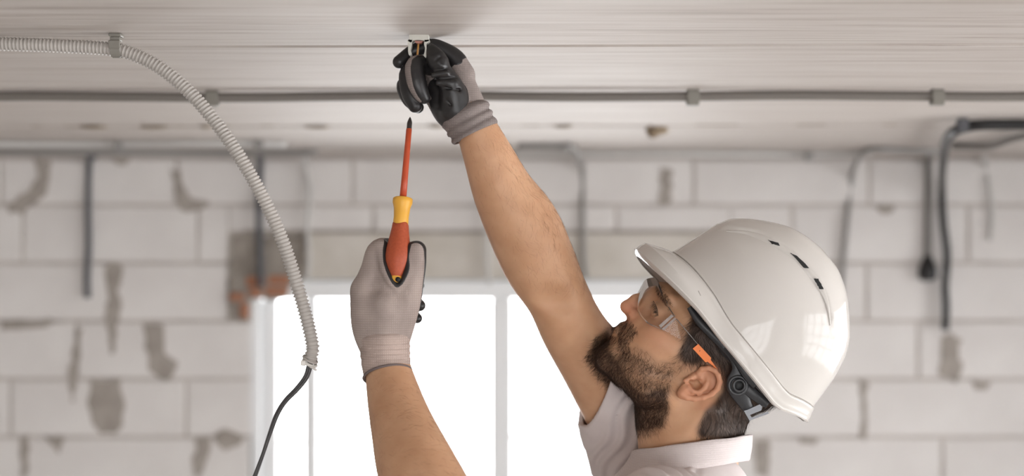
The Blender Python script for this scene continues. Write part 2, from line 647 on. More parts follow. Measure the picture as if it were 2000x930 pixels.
    def mesh(s, F_=None, smooth=2):
        F_ = s.F if F_ is None else F_
        ins = F_ < 0
        nx, ny, nz = F_.shape
        c = np.zeros((nx - 1, ny - 1, nz - 1), np.uint8)
        for dx in (0, 1):
            for dy in (0, 1):
                for dz in (0, 1):
                    c += ins[dx:nx - 1 + dx, dy:ny - 1 + dy, dz:nz - 1 + dz]
        act = np.argwhere((c > 0) & (c < 8))
        I, J, K = act.T
        idm = np.full(c.shape, -1, np.int32)
        idm[I, J, K] = np.arange(len(act))
        off = np.array([(dx, dy, dz) for dx in (0, 1) for dy in (0, 1) for dz in (0, 1)])
        val = np.stack([F_[I + o[0], J + o[1], K + o[2]] for o in off], 1)
        pos = np.stack([np.stack([s.ax[0][I + o[0]], s.ax[1][J + o[1]], s.ax[2][K + o[2]]], 1) for o in off], 1).astype(np.float64)
        acc = np.zeros((len(act), 3)); cnt = np.zeros(len(act))
        for a in range(8):
            for b in range(a + 1, 8):
                if np.abs(off[a] - off[b]).sum() == 1:
                    m_ = (val[:, a] < 0) != (val[:, b] < 0)
                    va, vb = val[m_, a], val[m_, b]
                    t = (va / (va - vb))[:, None]
                    acc[m_] += pos[m_, a] * (1 - t) + pos[m_, b] * t
                    cnt[m_] += 1
        V = acc / cnt[:, None]
        quads = []
        for ax in range(3):
            sh = [slice(None)] * 3
            s0, s1 = list(sh), list(sh)
            s0[ax], s1[ax] = slice(0, -1), slice(1, None)
            a, b = ins[tuple(s0)], ins[tuple(s1)]
            e = np.argwhere(a != b)
            u, w = (ax + 1) % 3, (ax + 2) % 3
            ok = (e[:, u] > 0) & (e[:, w] > 0) & (e[:, u] < F_.shape[u] - 1) & (e[:, w] < F_.shape[w] - 1)
            e = e[ok]
            flip = b[e[:, 0], e[:, 1], e[:, 2]]
            def cid(du, dw):
                q = e.copy()
                q[:, u] -= du
                q[:, w] -= dw
                return idm[q[:, 0], q[:, 1], q[:, 2]]
            q = np.stack([cid(1, 1), cid(0, 1), cid(0, 0), cid(1, 0)], 1)
            q[flip] = q[flip][:, ::-1]
            quads.append(q)
        Q = np.concatenate(quads)
        # relax + reproject
        for it in range(smooth):
            sm = np.zeros_like(V); n_ = np.zeros(len(V))
            for a in range(4):
                b = (a + 1) % 4
                np.add.at(sm, Q[:, a], V[Q[:, b]]); np.add.at(n_, Q[:, a], 1)
                np.add.at(sm, Q[:, b], V[Q[:, a]]); np.add.at(n_, Q[:, b], 1)
            V = 0.4 * V + 0.6 * sm / np.maximum(n_, 1)[:, None]
            V = s.project(V, F_)
        return V, Q

    def project(s, V, F_, n=1):
        h = float(min(np.min(np.diff(a)) for a in s.ax))
        for _ in range(n):
            g = np.stack([s.sample(V + np.eye(3)[i] * h, F_) - s.sample(V - np.eye(3)[i] * h, F_) for i in range(3)], 1) / (2 * h)
            f = s.sample(V, F_)
            g2 = np.maximum((g * g).sum(1), 0.15)
            stp = np.clip(f / g2, -h, h)
            V = V - stp[:, None] * g
        return V


def axis(lo, hi, fine, h, H):
    """rectilinear axis: spacing h inside 'fine', H outside"""
    a, b = fine
    left = np.arange(a, lo - H, -H)[::-1]
    mid = np.arange(a, b, h)[1:]
    right = np.arange(mid[-1] + h, hi + H, H)
    return np.concatenate([left, mid, right])


def rot_axes(*ang):
    return np.array(Matrix.Rotation(ang[0], 3, 'Y'))


# ================================================================== THE SETTING
def W2(px, py):
    q = W(px, py, WALLY)
    return q[0], q[2]


# ---- floor
fl = MB().box((ROOM['x0'], ROOM['y0'], FLOOR - 0.15), (ROOM['x1'], ROOM['y1'] + 0.25, FLOOR)).obj('floor', M['floor'])
tag(fl, 'bare grey screed floor of the room', 'floor', kind='structure')

# ---- ceiling of streaked concrete planks with open joints
ce = MB().box((ROOM['x0'] - 0.25, ROOM['y0'] - 0.25, CEIL + 0.016), (ROOM['x1'] + 0.25, ROOM['y1'] + 0.25, CEIL + 0.2)).obj('ceiling', M['joint'])
tag(ce, 'streaked pale concrete plank ceiling', 'ceiling', kind='structure')
SLOPE = -0.021   # joints run slightly askew: they come nearer towards the right
edges = [-3.45, -2.55, -1.65, -0.75, 0.2, 1.12, 2.022, 2.632, 3.50, 4.28, 5.2]
for i in range(len(edges) - 1):
    a, b = edges[i] + 0.009, edges[i + 1] - 0.009
    dz = [0, 0, 0, 0, 0, 0.0, 0.0, 0.004, 0.002, 0.003][i]
    z0, z1 = CEIL + dz, CEIL + 0.016
    nx = 24
    v, f = [], []
    for k in range(nx + 1):
        x = ROOM['x0'] + (ROOM['x1'] - ROOM['x0']) * k / nx
        j = lambda: random.uniform(-0.0012, 0.0012)
        ya, yb = a + SLOPE * x + j(), b + SLOPE * x + j()
        yb = min(yb, ROOM['y1'] + 0.2)
        c = 0.004
        v += [(x, ya, z1), (x, ya, z0 + c), (x, ya + c, z0), (x, yb - c, z0), (x, yb, z0 + c), (x, yb, z1)]
    for k in range(nx):
        for q in range(5):
            f.append((k * 6 + q, k * 6 + q + 1, (k + 1) * 6 + q + 1, (k + 1) * 6 + q))
    f = [tuple(reversed(q)) for q in f]
    mesh_obj('plank', np.array(v), f, M['plank'], ce)

# crumbs of filler in the joints that show as pale and brown flecks
for (e, n_) in ((2.022, 34), (2.632, 8), (3.50, 26)):
    mb = MB()
    for _ in range(n_):
        x = random.uniform(-1.6, 1.7)
        L = random.uniform(0.006, 0.03)
        y = e + SLOPE * x
        h_ = random.uniform(0.002, 0.0045)
        mb.box((x - L, y - h_, CEIL + 0.003), (x + L, y + h_, CEIL + 0.012))
    o = mb.obj('joint_crumbs', M['brown'], ce)
    o['kind'] = 'stuff'

# ---- back wall of aerated concrete blocks
wy0, wy1 = WALLY, WALLY + 0.25
wx0, wx1 = ROOM['x0'], ROOM['x1']
ox0, ox1 = WIN_X
oz0, oz1 = WIN_Z
REC = 0.006
wall = MB()
wall.box((wx0, wy0 + REC, FLOOR), (ox0, wy1, CEIL + 0.01)).box((ox1, wy0 + REC, FLOOR), (wx1, wy1, CEIL + 0.01))
wall.box((ox0, wy0 + REC, FLOOR), (ox1, wy1, oz0)).box((ox0, wy0 + REC, oz1), (ox1, wy1, CEIL + 0.01))
wb = wall.obj('wall_back', M['mortar'])
tag(wb, 'blockwork wall of white aerated concrete blocks with grey mortar', 'wall', kind='structure')

PXW = WALLY / F
zc0 = W(0, 400, WALLY)[2]            # bed joint between course 1 and 2
CH = 113.5 * PXW
BL = 343 * PXW
JT = 0.0105
lin_x = (W2(447, 0)[0], W2(1425, 0)[0])
lin_z = (oz1, W2(0, 455)[1])
# first vertical joint of each course, from the top course down (photo pixels)
joint_px = [[345], [43], [220], [150], [20], [45], [200], [90], [240], [10], [160], [60]]
joint_px_r = [[1355], [1547], [1692], [1450], [1686], [1840], [1500], [1600], [1500], [1700], [1500], [1600]]
for r in range(11):
    z1 = zc0 + CH * (1 - r)
    z0 = z1 - CH
    za, zb = max(z0 + JT / 2, FLOOR + 0.002), min(z1 - JT / 2, CEIL - 0.004)
    if zb - za < 0.02:
        continue
    mid = W(960, 0, WALLY)[0]
    xs = []
    for start, lo, hi in ((W2(joint_px[r][0], 0)[0], wx0, mid), (W2(joint_px_r[r][0], 0)[0], mid, wx1)):
        x = start
        while x > lo - 0.3: x -= BL
        while x < hi + 0.01:
            if lo + 0.1 < x < hi - 0.1: xs.append(x)
            x += BL
    xs = sorted([wx0] + xs + [wx1])
    for a, b in zip(xs[:-1], xs[1:]):
        if b - a < 0.05: continue
        segs = [(a + JT / 2, b - JT / 2)]
        def clip(segs, c0, c1):
            out = []
            for p, q in segs:
                if q <= c0 or p >= c1: out.append((p, q)); continue
                if p < c0 - 0.03: out.append((p, c0))
                if q > c1 + 0.03: out.append((c1, q))
            return out
        if zb > oz0 + 0.03 and za < oz1 - 0.03:
            segs = clip(segs, ox0 - 0.0, ox1 + 0.0)
        top = zb
        if za < lin_z[1] - 0.02 and zb > lin_z[0] + 0.02:
            # course cut by the lintel
            keep = clip(segs, lin_x[0] - 0.004, lin_x[1] + 0.004)
            for p, q in segs:
                c0, c1 = max(p, lin_x[0]), min(q, lin_x[1])
                if c1 - c0 > 0.03 and zb - (lin_z[1] + 0.006) > 0.02:
                    MB().box((c0, wy0 - random.uniform(0, 0.003), lin_z[1] + 0.006), (c1, wy0 + 0.05, zb), 0.004).obj('block', M['block'], wb)
            segs = keep
        for p, q in segs:
            if q - p < 0.03: continue
            MB().box((p, wy0 - random.uniform(0, 0.003), za), (q, wy0 + 0.05, zb), 0.004).obj('block', M['block'], wb)

# lintel
MB().box((lin_x[0], wy0 - 0.004, lin_z[0]), (lin_x[1], wy0 + 0.24, lin_z[1]), 0.006).obj('lintel', M['lintel'], wb)
MB().box((lin_x[0] + 0.05, wy0 - 0.007, lin_z[1] - 0.004), (lin_x[1], wy0 + 0.02, lin_z[1] + 0.010), 0.003).obj('lintel_bed_joint', M['smear'], wb)


# smeared mortar: thin raised irregular patches
def smear(pts, th=0.004, m='smear', name='mortar_smear'):
    poly = [W2(*p) for p in pts]
    # subdivide with jitter
    out = []
    n = len(poly)
    for i in range(n):
        a, b = np.array(poly[i]), np.array(poly[(i + 1) % n])
        L = np.linalg.norm(b - a)
        k = max(1, int(L / 0.018))
        for j in range(k):
            p = a + (b - a) * j / k
            out.append(tuple(p + np.array([random.uniform(-1, 1), random.uniform(-1, 1)]) * min(0.006, L * 0.2)))
    v, f = prism(out, wy0 - th, wy0 + 0.006)
    return mesh_obj(name, np.array(v), f, M[m], wb)


for poly in (
        [(66, 312), (100, 312), (97, 345), (88, 380), (60, 402), (48, 420), (18, 415), (12, 398), (36, 386), (60, 372), (72, 345)],
        [(336, 335), (350, 330), (360, 360), (372, 385), (410, 392), (404, 405), (380, 412), (355, 412), (345, 390)],
        [(204, 520), (222, 514), (241, 522), (240, 545), (232, 570), (240, 590), (236, 615), (228, 640), (222, 690), (214, 690), (212, 650), (206, 618), (210, 585), (206, 550)],
        [(278, 632), (318, 632), (325, 690), (347, 705), (344, 720), (330, 742), (308, 742), (292, 725), (286, 690)],
        [(178, 744), (236, 742), (244, 800), (240, 830), (222, 848), (198, 846), (178, 825), (173, 790)],
        [(150, 640), (162, 640), (158, 690), (150, 740), (146, 785), (138, 785), (136, 730), (142, 690)],
        [(384, 860), (412, 856), (408, 890), (396, 925), (380, 930), (374, 905)],
        [(418, 850), (440, 836), (478, 855), (470, 872), (440, 880), (425, 868)],
        [(90, 853), (128, 853), (122, 872), (114, 888), (104, 874)],
        [(40, 856), (56, 852), (58, 900), (52, 930), (44, 930)],
        [(0, 626), (96, 624), (130, 630), (90, 638), (60, 645), (0, 642)],
        [(220, 308), (256, 308), (246, 324), (230, 324)],
        [(1838, 660), (1858, 652), (1878, 664), (1870, 690), (1882, 720), (1866, 748), (1846, 740), (1828, 726), (1840, 700)],
        [(1676, 744), (1696, 748), (1690, 790), (1694, 820), (1688, 862), (1680, 850), (1683, 810)],
        [(1474, 862), (1502, 860), (1504, 900), (1498, 930), (1478, 930)],
        [(1712, 402), (1748, 402), (1738, 420), (1722, 416)],
        [(1900, 746), (1938, 748), (1924, 764), (1904, 760)],
        [(1560, 852), (1600, 856), (1590, 868), (1564, 866)],
        [(1290, 330), (1312, 330), (1312, 400), (1288, 400)],
        [(498, 395), (520, 395), (516, 412), (500, 410)],
        [(515, 508), (530, 508), (540, 520), (520, 522)],
):
    smear(poly)

# broken-out corner beside the window: dark fill and brick fragments
smear([(452, 462), (600, 458), (596, 545), (566, 560), (560, 586), (486, 584), (486, 626), (446, 622), (448, 540)], 0.010, 'rough_fill', 'rough_fill')
for a, b, c, d in ((470, 592, 487, 622), (482, 540, 520, 560), (526, 538, 566, 556), (488, 562, 512, 580), (520, 560, 562, 578), (450, 572, 478, 588)):
    x0, z1 = W2(a, b); x1, z0 = W2(c, d)
    MB().box((x0, wy0 - 0.018 - random.uniform(0, 0.01), z0), (x1, wy0 + 0.01, z1), 0.006).obj('brick_fragment', M['brick'], wb)

# ---- window in the back wall
win = empty('window_1', ((ox0 + ox1) / 2, wy0 + 0.1, oz0))
tag(win, 'white framed window in the back wall flooded with daylight', 'window', kind='structure')
fy0, fy1 = wy0 + 0.012, wy0 + 0.085
gz0, gz1 = oz0 + 0.06, W2(0, 585)[1]
fx = lambda p: W2(p, 0)[0] * (fy0 / WALLY)
def bar(name, a, b, c, d, y0=fy0, y1=fy1, bev=0.008):
    MB().box((a, y0, c), (b, y1, d), bev).obj(name, M['pvc'], win)
bar('window_frame', ox0, ox1, gz1, oz1)
bar('window_frame', ox0, ox1, oz0, gz0)
bar('window_frame', ox0, fx(508), gz0, gz1)
bar('sash_edge', fx(508), fx(538), gz0, gz1, fy0 + 0.03)
bar('window_frame', fx(1352), ox1, gz0, gz1)
bar('mullion', fx(959), fx(1000), gz0, gz1)
bar('sash_edge', fx(591), fx(617), gz0, gz1, fy0 + 0.03)
bar('transom', fx(1000), fx(1352), W2(0, 860)[1] - 0.014, W2(0, 860)[1] + 0.014, fy0 + 0.045)
bar('transom', fx(538), fx(591), W2(0, 872)[1] - 0.004, W2(0, 872)[1] + 0.004, fy0 + 0.045)
for a, b in ((538, 591), (617, 959), (1000, 1352)):
    MB().box((fx(a), fy0 + 0.05, gz0), (fx(b), fy0 + 0.056, gz1)).obj('pane', M['glass'], win)
MB().box((ox0 - 0.05, wy0 - 0.03, oz0 - 0.03), (ox1 + 0.05, fy0 + 0.02, oz0), 0.006).obj('window_sill', M['pvc'], win)

# ---- remaining walls of the room, with the windows that light it
def wall_with_openings(name, label, axis_, pos, lo, hi, ops, thick):
    mb = MB()
    def seg(a, b, c, d):
        if axis_ == 'x':
            mb.box((pos, a, c), (pos + thick, b, d))
        else:
            mb.box((a, pos, c), (b, pos + thick, d))
    cur = lo
    for a, b, c, d in sorted(ops):
        seg(cur, a, FLOOR, CEIL + 0.01); seg(a, b, FLOOR, c); seg(a, b, d, CEIL + 0.01)
        cur = b
    seg(cur, hi, FLOOR, CEIL + 0.01)
    o = mb.obj(name, M['plaster'])
    tag(o, label, 'wall', kind='structure')
    return o


wall_with_openings('wall_right', 'pale plastered side wall with a wide mullioned window', 'x', ROOM['x1'], ROOM['y0'], ROOM['y1'] + 0.25, [OPEN_RIGHT], 0.25)
wall_with_openings('wall_left', 'pale plastered side wall without windows', 'x', ROOM['x0'] - 0.25, ROOM['y0'], ROOM['y1'] + 0.25, [], 0.25)
wall_with_openings('wall_rear', 'pale plastered wall behind the photographer with one unseen window widened for fill light', 'y', ROOM['y0'] - 0.25, ROOM['x0'], ROOM['x1'], [OPEN_REAR1], 0.25)


def grid_window(name, label, axis_, pos, op, nv, nh):
    a, b, c, d = op
    w = empty(name, ((pos, (a + b) / 2, c) if axis_ == 'x' else ((a + b) / 2, pos, c)))
    tag(w, label, 'window', kind='structure')
    def bx(nm, p0, p1, q0, q1, m='pvc', t=0.03):
        if axis_ == 'x':
            MB().box((pos - t, p0, q0), (pos + t, p1, q1), 0.004 if m == 'pvc' else 0).obj(nm, M[m], w)
        else:
            MB().box((p0, pos - t, q0), (p1, pos + t, q1), 0.004 if m == 'pvc' else 0).obj(nm, M[m], w)
    bx('window_frame', a, b, c, c + 0.06); bx('window_frame', a, b, d - 0.06, d)
    bx('window_frame', a, a + 0.06, c, d); bx('window_frame', b - 0.06, b, c, d)
    for i in range(1, nv):
        x = a + (b - a) * i / nv
        bx('mullion', x - 0.03, x + 0.03, c, d)
    for i in range(1, nh):
        z = c + (d - c) * i / nh
        bx('transom', a, b, z - 0.02, z + 0.02)
    bx('pane', a, b, c, d, 'glass', 0.003)


grid_window('window_2', 'wide mullioned window in the right side wall', 'x', ROOM['x1'] + 0.06, OPEN_RIGHT, 12, 4)
grid_window('window_3', 'unseen mullioned window behind the photographer, widened for fill light', 'y', ROOM['y0'] - 0.06, OPEN_REAR1, 7, 4)

# ================================================================== THINGS ON WALL AND CEILING
def cable(name, pts, r, m, label, cat='cable', group=None, step=0.02, parent=None):
    o = tube(name, spline(pts, step), r, M[m], parent, n=10)
    if parent is None:
        tag(o, label, cat, group)
    return o


CY = WALLY - 0.014           # cables run on the face of the back wall
ZC = CEIL - 0.008
def on_wall(*pp, y=CY):
    return [W(a, b, y) for a, b in pp]
def on_ceil(px, Y, z=ZC):
    return np.array([(px - 1000) * Y / F, Y, z])


cable('hanging_cable', [on_ceil(176, 4.7)] + on_wall((174, 318), (172, 400), (173, 480), (170, 540), (171, 582)), 0.011, 'cable_dark',
      'dark ribbed cable hanging down the block wall left of the window', step=0.03)
cable('hanging_cable', [on_ceil(508, 4.6)] + on_wall((508, 322), (506, 420), (508, 500), (510, 560), y=WALLY - 0.028), 0.012, 'cable_dark',
      'dark cable hanging beside the broken brickwork, behind the conduit')
cable('ceiling_cable', [on_ceil(1012, 4.12), on_ceil(1090, 4.1), on_ceil(1120, 4.16), W(1132, 318, 4.6)] + on_wall((1138, 330), (1139, 430), (1140, 500), (1145, 545), y=WALLY - 0.016), 0.0085, 'cable_grey',
      'thin grey cable bending from ceiling down the wall behind the raised arm')
cable('ceiling_cable', [on_ceil(1830, 4.35), on_ceil(1760, 4.3), on_ceil(1698, 4.28), W(1676, 312, 4.6)] + on_wall((1664, 345), (1654, 440), (1645, 540), (1640, 640)), 0.009, 'cable_grey',
      'pale grey cable curving down the wall just right of the hard hat')
o = cable('socket_cable', [on_ceil(1815, 4.75)] + on_wall((1814, 322), (1813, 420), (1812, 505)), 0.013, 'cable_mid',
          'thick dark cable hanging straight down to a black plug')
root = o
plug = lathe('plug', W(1812, 500, CY), W(1812, 548, CY - 0.004), [(0, 0.014), (0.012, 0.018), (0.03, 0.026), (0.055, 0.032), (0.075, 0.030), (0.085, 0.02)], M['cable_black'], o, 14)
cable('black_cable', [W(2060, 243, 3.24), W(1960, 243, 3.24), W(1895, 246, 3.26), W(1858, 262, 3.36), W(1845, 290, 3.8), W(1840, 340, 4.55), W(1840, 366, 4.80)] + on_wall((1840, 390), (1843, 440), (1850, 500), (1846, 560), (1848, 600), (1846, 645), y=WALLY - 0.03), 0.013, 'cable_black',
      'black cable looping off the ceiling and down the wall at the right')
cable('ceiling_pipe', [on_ceil(1862, 4.1), on_ceil(1930, 4.0, CEIL - 0.014), on_ceil(1980, 3.7, CEIL - 0.014), on_ceil(2060, 3.4, CEIL - 0.014)], 0.010, 'cable_mid',
      'short grey pipe under the ceiling at the right edge', 'pipe')
cable('hanging_cable', [on_ceil(1922, 4.6)] + on_wall((1924, 322), (1932, 360), (1938, 420), (1934, 470)), 0.007, 'cable_pale',
      'thin white cable hanging on the wall at the far right')
cable('hanging_cable', [on_ceil(596, 4.7)] + on_wall((598, 330), (606, 380), (600, 440), (604, 500), (600, 548), y=WALLY - 0.026), 0.008, 'cable_pale',
      'white cable hanging over the lintel beside the conduit')
cable('hanging_cable', [on_ceil(955, 4.7)] + on_wall((957, 330), (954, 420), (952, 500), (955, 556), y=WALLY - 0.026), 0.008, 'cable_pale',
      'white cable hanging over the lintel beside the raised forearm')

# runs along the ceiling close to the wall
cable('ceiling_cable', [on_ceil(-60, 4.0), on_ceil(180, 4.02), on_ceil(400, 3.98), on_ceil(560, 4.02)], 0.009, 'cable_pale',
      'pale cable run along the ceiling at the left, nearer of two')
cable('ceiling_cable', [on_ceil(-60, 4.42), on_ceil(200, 4.4), on_ceil(400, 4.44), on_ceil(620, 4.4)], 0.010, 'cable_grey',
      'grey cable run along the ceiling at the left, closer to wall')
cable('ceiling_cable', [on_ceil(1000, 4.5), on_ceil(1300, 4.46), on_ceil(1600, 4.5), on_ceil(1700, 4.4)], 0.009, 'cable_pale',
      'pale cable run along the ceiling above the hard hat')


def ceil_clip(px, Y, w, h, m, label, group=None):
    """saddle clip: base plate, two legs"""
    x = (px - 1000) * Y / F
    e = empty('cable_clip', (x, Y, CEIL - h))
    tag(e, label, 'clip', group)
    MB().box((x - w / 2, Y - w / 2, CEIL - 0.004), (x + w / 2, Y + w / 2, CEIL), 0.001).obj('base', M[m], e)
    for s in (-1, 1):
        MB().box((x - w / 2, Y + s * w / 2 - 0.0018, CEIL - h), (x + w / 2, Y + s * w / 2 + 0.0018, CEIL - 0.003), 0.0008).obj('arm', M[m], e)
    MB().box((x - w / 2, Y - w / 2, CEIL - h - 0.003), (x + w / 2, Y + w / 2, CEIL - h + 0.001), 0.0008).obj('strap', M[m], e)
    return e


ceil_clip(232, 4.0, 0.022, 0.02, 'cable_grey', 'small grey clip on the ceiling cable at the left')
ceil_clip(506, 3.98, 0.022, 0.02, 'cable_grey', 'small grey clip on the ceiling cable behind the conduit')
ceil_clip(178, 4.44, 0.026, 0.024, 'cable_dark', 'dark clip at the top of the left hanging cable')
ceil_clip(1580, 4.47, 0.022, 0.03, 'cable_grey', 'small grey clip on the ceiling cable above the hard hat')
ceil_clip(1106, 4.1, 0.024, 0.022, 'cable_grey', 'small grey clip where the thin cable bends behind the arm')
ceil_clip(1880, 3.25, 0.022, 0.026, 'cable_dark', 'dark clip carrying the black looping cable')

# brown foam / chipped spots beside the third joint
for k, (px, Y, a, b, lab) in enumerate(((181, 3.50, 0.040, 0.016, 'brown chipped spot in the ceiling joint, leftmost'),
                                        (298, 3.50, 0.040, 0.014, 'brown chipped spot in the ceiling joint, second from left'),
                                        (402, 3.50, 0.014, 0.012, 'small brown chip in the ceiling joint beside the conduit'),
                                        (620, 3.50, 0.034, 0.012, 'faint brown chip in the ceiling joint right of the conduit'),
                                        (1100, 3.48, 0.026, 0.010, 'faint brown chip in the ceiling joint behind the forearm'),
                                        (852, 3.48, 0.022, 0.012, 'faint brown chip in the ceiling joint near the screwdriver tip'))):
    x = (px - 1000) * Y / F
    v, f = [], []
    n = 14
    for i in range(n):
        an = 2 * math.pi * i / n
        q = random.uniform(0.75, 1.1)
        v.append((x + a * q * math.cos(an), Y + b * 2.2 * q * math.sin(an), CEIL + 0.001))
    for i in range(n):
        v.append((x + (v[i][0] - x) * 0.6, Y + (v[i][1] - Y) * 0.6, CEIL - 0.003))
    f = [(i, (i + 1) % n, n + (i + 1) % n, n + i) for i in range(n)] + [tuple(range(n, 2 * n))]
    tag(mesh_obj('filler_blob', np.array(v), f, M['brown']), lab, 'filler')
# lump of brown foam
x = (1280 - 1000) * 3.55 / F
v, f = [], []
fx_ = Field.uniform((x - 0.06, 3.48, CEIL - 0.05), (x + 0.06, 3.66, CEIL + 0.01), 0.004)
fx_.ell((x, 3.54, CEIL - 0.004), (0.026, 0.03, 0.014))
fx_.ell((x - 0.008, 3.53, CEIL - 0.014), (0.014, 0.02, 0.012), k=0.008)
fx_.ell((x + 0.02, 3.56, CEIL - 0.004), (0.014, 0.02, 0.010), k=0.008)
V, Q = fx_.mesh(smooth=1)
tag(mesh_obj('foam_lump', V, Q, M['brown'], None, True), 'brown lump of mounting foam stuck under the ceiling', 'foam')


# ---- corrugated conduits
def corrugated(path_pts, r, pitch, m, name, parent=None, n=20, depth=0.13, sub=4, tip=None):
    pts = spline(path_pts, pitch / sub)
    k = np.arange(len(pts))
    ph = (k % sub) / sub
    prof = np.where(ph < 0.5, 1.0, 1 - depth)
    radii = r * prof
    v, f = tube_mesh(pts, radii, n, caps=False)
    return mesh_obj(name, v, f, m, parent, True), pts


# far conduit running across the ceiling
far_Y = 2.625
cz = CEIL - 0.0115
far = empty('ceiling_conduit', (0, far_Y, cz))
tag(far, 'grey corrugated conduit clipped straight across the ceiling behind the hand', 'conduit')
fp = [np.array([x, far_Y + SLOPE * 0.6 * x, cz - 0.0015 * math.sin(x * 9)]) for x in np.linspace(-1.9, 1.9, 20)]
corrugated(fp, 0.0095, 0.0052, M['conduit_dark'], 'corrugated_tube', far, n=12, sub=2, depth=0.12)
for px, lab in ((415, 'dark grey clip on the far ceiling conduit, behind the curved conduit'), (1353, 'dark grey clip on the far ceiling conduit, in the middle'), (1830, 'dark grey clip on the far ceiling conduit, at the right')):
    ceil_clip(px, far_Y + SLOPE * 0.6 * (px - 1000) * far_Y / F, 0.022, 0.026, 'clip_grey', lab, 'clips on the far conduit')

# near hanging conduit
HC = 1.90
zc = CEIL - 0.0195
def HP(px, py, Y=HC): return W(px, py, Y)
zz = lambda py: py
path = [HP(-120, 84), HP(0, 86), HP(110, 89.5), HP(215, 96), HP(265, 108), HP(318, 136), HP(372, 182), HP(425, 244), HP(474, 316), HP(518, 395), HP(553, 474), HP(580, 556), HP(598, 620), HP(610, 672), HP(609, 690), HP(606, 706)]
cond = empty('hanging_conduit', W(606, 706, HC))
tag(cond, 'grey corrugated conduit curving down from its ceiling clip', 'conduit')
RC = 13.6 * HC / F
corrugated(path, RC, 7.4 * HC / F, M['conduit'], 'corrugated_tube', cond, n=24, sub=6, depth=0.19)
inner = spline(path, 0.01)
v, f = tube_mesh(inner[-14:], RC * 0.80, 16, caps=False)
mesh_obj('inner_wall', v, f, M['conduit'], cond, True)
# nylon tie round the end, with its locking head and tail
T_ = path[-1] - path[-2]; T_ /= np.linalg.norm(T_)
c0 = W(605, 709, HC)
ang = np.linspace(0, 2 * math.pi, 25)
A_ = np.cross(T_, [0, 1, 0]); A_ /= np.linalg.norm(A_)
A_ = A_ * 0.98 + T_ * 0.28; B_ = np.array([0, 1.0, 0]) * 0.96 - T_ * 0.2
ring = np.array([c0 + RC * 0.98 * (math.cos(a) * A_ + math.sin(a) * B_) for a in ang])
tie = empty('cable_tie', c0)
tag(tie, 'white nylon cable tie around the conduit end', 'cable tie')
v, f = tube_mesh(ring, 0.0021, 8, caps=False)
mesh_obj('band', v, f, M['tie'], tie, True)
h0 = W(593, 709, HC - 0.006)
MB().box(h0 - 0.0035, h0 + 0.0035, 0.001).obj('locking_head', M['tie'], tie)
tube('tail', spline([W(605, 716, HC - 0.009), W(612, 719, HC - 0.011), W(618, 724, HC - 0.012)], 0.002), 0.0016, M['tie'], tie, 6)
# second, looser collar of the split end
ring2 = np.array([W(606, 702, HC) + RC * 1.06 * (math.cos(a) * A_ + math.sin(a) * B_) for a in ang])
v, f = tube_mesh(ring2, 0.0016, 8, caps=False)
mesh_obj('end_collar', v, f, M['conduit'], cond, True)

# flat black cable out of the conduit
cab_pts = spline([W(603, 640, HC), W(606, 690, HC), W(605, 712, HC), W(598, 736, HC), W(580, 760, HC), W(556, 785, HC - 0.005), W(540, 812, HC - 0.01), (W(526, 850, HC - 0.01)), W(512, 892, HC - 0.012), W(494, 940, HC - 0.012), W(470, 1000, HC - 0.01), W(440, 1080, HC)], 0.006)
cab = empty('black_cable', cab_pts[-1])
tag(cab, 'charcoal twin cable hanging out of the conduit end', 'cable')
T, A, B = frames(cab_pts)
rr = 3.6 * HC / F
for s, nm in ((-1, 'core_sheath'), (1, 'core_sheath')):
    tw = np.array([A[i] * math.cos(i * 0.05) + B[i] * math.sin(i * 0.05) for i in range(len(cab_pts))])
    tube(nm, cab_pts + tw * rr * 0.75 * s, rr, M['cable_near'], cab, 10)

# clip of the near conduit
cx = (227 - 1000) * HC / F
clip = empty('conduit_clip', (cx, HC, CEIL - 0.03))
tag(clip, 'grey plastic clip holding the near conduit to the ceiling', 'clip')
u = HC / F
MB().box((cx - 12 * u, HC - 12 * u, CEIL - 0.0045), (cx + 12 * u, HC + 12 * u, CEIL), 0.001).obj('base', M['clip_grey'], clip)
MB().box((cx - 10 * u, HC - 10 * u, CEIL - 0.010), (cx + 10 * u, HC + 10 * u, CEIL - 0.0045), 0.001).obj('neck', M['clip_grey'], clip)
for s in (-1, 1):
    # curved jaw hugging the tube
    pts = []
    for a in np.linspace(-0.9, 1.15, 9):
        pts.append((HC + s * 14.6 * u * math.cos(a), -math.sin(a) * 14.6 * u))
    v = []
    zc_ = W(0, 97, HC)[2]
    for (yy, zz_) in pts:
        for dx in (-9, 9):
            for t in (1.0, 1.16):
                v.append((cx + dx * u + (1.5 * u if s < 0 else 0), HC + (yy - HC) * t, zc_ + zz_ * t))
    f = []
    for i in range(len(pts) - 1):
        b0, b1 = i * 4, (i + 1) * 4
        f += [(b0, b0 + 2, b1 + 2, b1), (b0 + 1, b1 + 1, b1 + 3, b0 + 3), (b0, b1, b1 + 1, b0 + 1), (b0 + 2, b0 + 3, b1 + 3, b1 + 2)]
    f += [(0, 1, 3, 2), tuple(len(v) - 4 + q for q in (0, 2, 3, 1))]
    mesh_obj('jaw', np.array(v), f, M['clip_grey'], clip, False)
MB().box((cx - 11 * u, HC - 18 * u, W(0, 100, HC)[2] + 3 * u), (cx + 12 * u, HC - 14 * u, CEIL - 0.010), 0.001).obj('front_lip', M['clip_grey'], clip)

